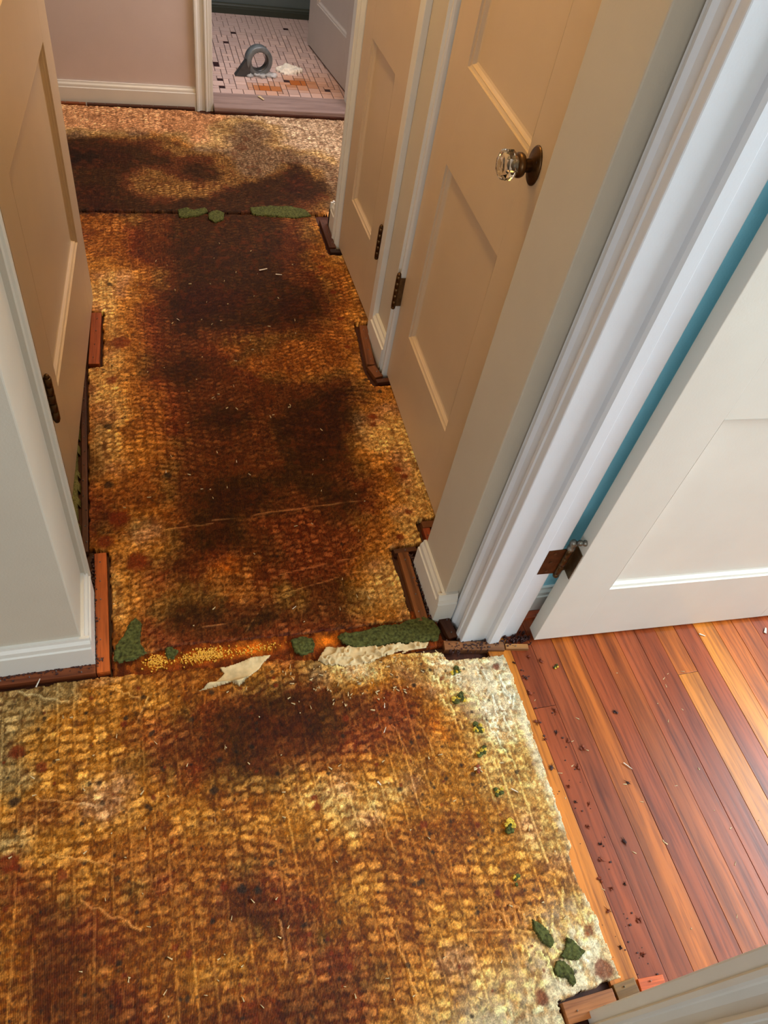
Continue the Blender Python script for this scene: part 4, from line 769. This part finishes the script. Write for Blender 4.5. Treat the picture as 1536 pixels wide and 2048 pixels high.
# ------------------------------------------------------------------ crumbs
def blob(mb, c, r, rr, squash=0.6, sub=1):
    bm = bmesh.new(); bmesh.ops.create_icosphere(bm, subdivisions=sub, radius=1)
    n = len(mb.v)
    for v in bm.verts:
        k = r*rr.uniform(0.6, 1.25); mb.v.append((c[0]+v.co.x*k, c[1]+v.co.y*k, max(0, c[2]+v.co.z*k*squash)))
    for f in bm.faces: mb.f.append(tuple(n + v.index for v in f.verts))
    bm.free()
def crumb(name, x, y, r, mats, label, cat, group=None, z=0.005, n=4, seed=0, spikes=0):
    rr = random.Random(seed*31+int(x*1e4)); 
    mb = MB()
    for i in range(n): blob(mb, (rr.uniform(-r, r)*.7, rr.uniform(-r, r)*.7, r*.3), r*rr.uniform(.35, .6), rr)
    for i in range(spikes):
        a = rr.uniform(0, 2*PI); l = r*rr.uniform(1.2, 2.1); w = 0.0007; dx, dy = math.cos(a), math.sin(a); z1 = rr.uniform(0, .003)
        mb.quad((-dy*w, dx*w, .002), (dy*w, -dx*w, .002), (dx*l, dy*l, z1)); mb.quad((-dy*w, dx*w, .0008), (dx*l, dy*l, z1), (0, 0, .0035))
    o = build(mb, name, mats[0], recalc=False); o.location = (x, y, z)
    if len(mats) > 1:
        o.data.materials.append(mats[1])
        for i, f in enumerate(o.data.polygons): f.material_index = 1 if (i // 20) % 2 else 0
    return tag(o, label, cat, group)
FG = 'crumbly foam bits on the front backing sheet'
flab = ['olive foam crumb just below the right doorway strip corner', 'large crumbly green foam cluster on the pale backing below the doorway strip', 'yellow and dark foam crumb below the large green cluster', 'dark green foam crumb with pale rim near the right edge',
        'small brown foam crumb with a pale halo near the right edge', 'yellow green foam bit beside a rusty patch', 'bright yellow foam crumb halfway down the right edge', 'yellow olive foam crumb above the green leaf scraps']
fpos = [(.600,.722,.012), (.585,.650,.013), (.604,.579,.012), (.597,.524,.010), (.575,.488,.008), (.606,.432,.009), (.604,.361,.012), (.584,.264,.009)]
for i, ((x, y, r), lb) in enumerate(zip(fpos, flab)):
    crumb('foam_crumb', x, y, r*1.25, [M_GREEN, M_YELLOW] if i not in (4,) else [M_RUST, M_PAPER], lb, 'crumb', FG, 0.004, 7, i)
crumb('foam_crumb', .849, .693, .007, [M_GREEN, M_YELLOW], 'yellow green foam crumb alone on the orange planks', 'crumb', FG, 0.0, 5, 3)
for i, (poly, lb) in enumerate((([(.584,.196),(.598,.186),(.612,.168),(.616,.146),(.604,.136),(.590,.150),(.582,.172)], 'narrow green leaf shaped foam chip above the bottom right pair'),
                 ([(.612,.122),(.630,.134),(.640,.150),(.652,.144),(.670,.118),(.650,.108),(.632,.110)], 'dark green foam chip near the bottom right corner'),
                 ([(.592,.104),(.606,.118),(.620,.116),(.634,.098),(.632,.074),(.620,.070),(.612,.086),(.598,.090)], 'green foam chip lowest at the bottom right'))):
    scrap(poly, 'foam_chip', M_GREEN, lb, 'foam scrap', lambda x, y, i=i: (0.003 + 0.006*fbm(x*70+i, y*70, 2), None), group='green foam chips bottom right', rag=0.001)
wc = [(.749,.719),(.792,.728),(.818,.713),(.762,.679),(.801,.589),(.750,.567),(.786,.537),(.803,.512),(.752,.525),(.743,.464),(.801,.452),(.764,.417),(.766,.383),(.794,.373),(.772,.331),(.785,.291),(.771,.262),(.769,.211),(.801,.211),(.800,.146),(.781,.088),(.946,.557),(.757,.64),(.83,.49),(.90,.40),(.752,.23),(.745,.175),(.742,.11)]
for i, (x, y) in enumerate(wc):
    crumb('fibre_tuft', x, y, random.uniform(.0035, .0075), [M_RUST if i % 3 else M_DARK], 'tiny rust brown fibre tuft stuck on the bare planks along the sheet edge', 'tuft', 'fibre tufts on the planks', 0.0, 3, i, 6)
crumb('fibre_tuft', .839, .287, .006, [M_DARK], 'dark grey green tuft standing apart on the plum plank', 'tuft', None, 0, 3, 5, 7)
def sliver(x, y, l, a, label, z=0.006, w=0.0022, mat=M_WHITEBIT, grp='white slivers'):
    mb = MB().box(-l/2, l/2, -w/2, w/2, 0, 0.0014); 
    mb.v = [(vx, vy*(1-0.5*(vx > 0)), vz + 0.6*abs(vx)*0.25) for vx, vy, vz in mb.v]
    o = build(mb, 'sliver', mat, bevel=0.0003); o.location = (x, y, z); o.rotation_euler = (0, 0, a); return tag(o, label, 'sliver', grp)
sliver(.917,.433,.022,-.9,'white sliver lying across the planks right of the tufts',0.0005)
sliver(1.274,.712,.016,-.6,'white curl on planks just below the white door',0.0005,.004)
sliver(1.46,.696,.018,.9,'white chip at the right picture edge below the white door',0.0005,.007)
sliver(.640,.430,.016,-.7,'white sliver near the right edge of the front sheet')
sliver(.413,.665,.012,1.3,'short white chip on the rusty patch below the right scrap')
sliver(.40,.61,.014,1.0,'white sliver below the short white chip')
sliver(.36,.50,.010,-1.0,'white crumb on the golden centre of the front sheet',w=.004)
sliver(-.002,1.412,.010,1.5,'tiny white chip on a black spot in the hall')
sliver(.185,1.43,.008,1.5,'tiny white chip in the middle of the hall')
sliver(.39,2.33,.030,.3,'white torn fibre far down the hall',w=.006)
sliver(.44,2.30,.022,-.2,'second white fibre right beside the torn one far down the hall',w=.005)
sliver(.26,.945,.012,.6,'white splinter just above the near seam in the hall')
sliver(-.30,.842,.020,1.2,'pale splinter sticking out of the left front strip',w=.003)
sliver(.08,2.06,.012,-.9,'bright sliver left of the brown ring stain')
sliver(.575,3.655,.040,-1.1,'cream wood chip lying on the bathroom threshold',0.027,.014,M_PAPER)
scr = MB(); rs = random.Random(9)
for i in range(300):
    zone = rs.random()
    if zone < 0.4: x, y = rs.uniform(-.36, .68), rs.uniform(.05, .80)
    elif zone < 0.6: x, y = rs.uniform(.2, .58), rs.uniform(.68, .80)
    elif zone < 0.9: x, y = rs.uniform(-.15, .52), rs.uniform(.9, 2.5)
    else: x, y = rs.uniform(.74, 1.2), rs.uniform(.1, .7)
    z = 0.006 if x < .72 else 0.0; a = rs.uniform(0, PI); l = rs.uniform(.0012, .005); w = rs.uniform(.0006, .0014); c_, s_ = math.cos(a), math.sin(a)
    P4 = [(x+c_*l*u-s_*w*v, y+s_*l*u+c_*w*v) for u, v in ((-1,-1),(1,-.3),(1,.3),(-1,1))]
    scr.quad(*[(p[0], p[1], z+0.0012) for p in P4])
    for q in range(4): scr.quad((*P4[q], z-0.002), (*P4[(q+1)%4], z-0.002), (*P4[(q+1)%4], z+0.0012), (*P4[q], z+0.0012))
tag(build(scr, 'scattered_splinters', M_PAPER, recalc=False), 'tiny pale splinters and fibres scattered over the backing and planks', 'debris', None, 'stuff')
drt = MB()
for i in range(900):
    k = rs.random()
    if k < .3: x, y = rs.uniform(-.40, -.17), rs.gauss(.872, .006)
    elif k < .45: x, y = rs.gauss(-.187, .003), rs.uniform(.87, 1.16)
    elif k < .6: x, y = rs.gauss(.582, .004), rs.uniform(.86, 1.06)
    elif k < .85: x, y = rs.uniform(.60, .81), rs.gauss(.777, .008)
    elif k < .93: x, y = rs.uniform(.59, .80), rs.gauss(.030, .012)
    else: x, y = rs.uniform(.72, .80), rs.uniform(.05, .72)
    r = rs.uniform(.0006, .002)
    zb = 0.0
    drt.box(x-r, x+r, y-r*rs.uniform(.5, 1), y+r, zb-.002, zb+r*1.4+ (0.008 if k < .8 else 0))
tag(build(drt, 'dirt_grains', M_DARK, recalc=False), 'dark dirt grains gathered along strips and baseboards', 'debris', None, 'stuff')
# olive carpet of the left room glimpsed beneath the left door
def fn_ol(x, y): return 0.006 + 0.004*fbm(x*150, y*150), None
tag(sheet('olive_carpet', -1.2, -0.216, 1.08, 2.5, 0.006, [(-1.2, 1.09), (-.216, 1.09), (-.216, 2.1), (-1.2, 2.1)], fn_ol, M_OLIVE, 0.002), 'strip of olive green carpet glimpsed under the left door', 'carpet')

# ------------------------------------------------------------------ tape roll and scraps on the bathroom floor
t = empty('tape_roll', (0.600, 3.93, 0.0222), math.radians(12)); tag(t, 'grey translucent plastic roll standing on the bathroom tiles', 'tape roll')
ring = MB(); ro, ri, wd = 0.064, 0.043, 0.042
prof = [(ri, -wd/2), (ri+.004, -wd/2-.001), (ro-.003, -wd/2-.001), (ro, -wd/2+.002), (ro, wd/2-.002), (ro-.003, wd/2), (ri, wd/2)]
ring.lathe(prof + [prof[0]], 'y', 36, (0, 0, ro), cap=False); o = build(ring, 'roll', M_FLAT, t, 0, True)
rg2 = MB(); rg2.lathe([(ri-.0005, -wd/2+.004), (ri-.0005, wd/2-.004), (ri-.003, wd/2-.004), (ri-.003, -wd/2+.004), (ri-.0005, -wd/2+.004)], 'y', 36, (0, 0, ro), cap=False); build(rg2, 'core', M_FILM, o, 0, True)
fm = MB(); fm.prism([(0, 0), (1, 0), (0, 1)], 0, 1); fm = MB()
A, B_, C_ = (-0.118, -.012, 0.001), (-0.044, -.020, 0.100), (-0.050, -0.026, 0.001)
A2, B2, C2 = [(p[0] + .004, p[1] + .03, p[2]) for p in (A, B_, C_)]
fm.quad(A, C_, B_); fm.quad(A2, B2, C2); fm.quad(A, B_, B2, A2); fm.quad(A, A2, C2, C_); fm.quad(C_, C2, B2, B_)
build(fm, 'film_flap', M_FILM, t, 0.002)
wr = MB()
for i in range(5): blob(wr, (rs.uniform(-.05, .07), rs.uniform(-.035, -.01), .006), .022, rs, .5, 2)
build(wr, 'clear_wrap', M_CLEAR, t, 0, True)
scrap([(.690,3.985),(.70,4.01),(.745,4.03),(.80,4.02),(.83,3.985),(.79,3.955),(.73,3.95)], 'paper_scrap', M_WHITEBIT, 'crumpled white wrapper lying right of the grey plastic roll', 'paper scrap', lambda x, y: (0.004 + 0.028*fbm(x*28, y*28, 3)*ss(0, .02, y-3.95), None), z=0.0222, res=0.003)

# ------------------------------------------------------------------ hallway lamp (above the view)
lm = empty('ceiling_lamp', (0.20, 1.95, 2.44)); tag(lm, 'round ceiling lamp above the hallway', 'lamp')
build(MB().lathe([(0.09, 0), (0.09, -0.012), (0.075, -0.03), (0.04, -0.05), (0.02, -0.06)], 'z', 28), 'base', M_BRONZE, lm, 0, True)
build(MB().lathe([(0.02, -0.06), (0.025, -0.10), (0.018, -0.11)], 'z', 16), 'socket', M_BRASS, lm, 0, True)
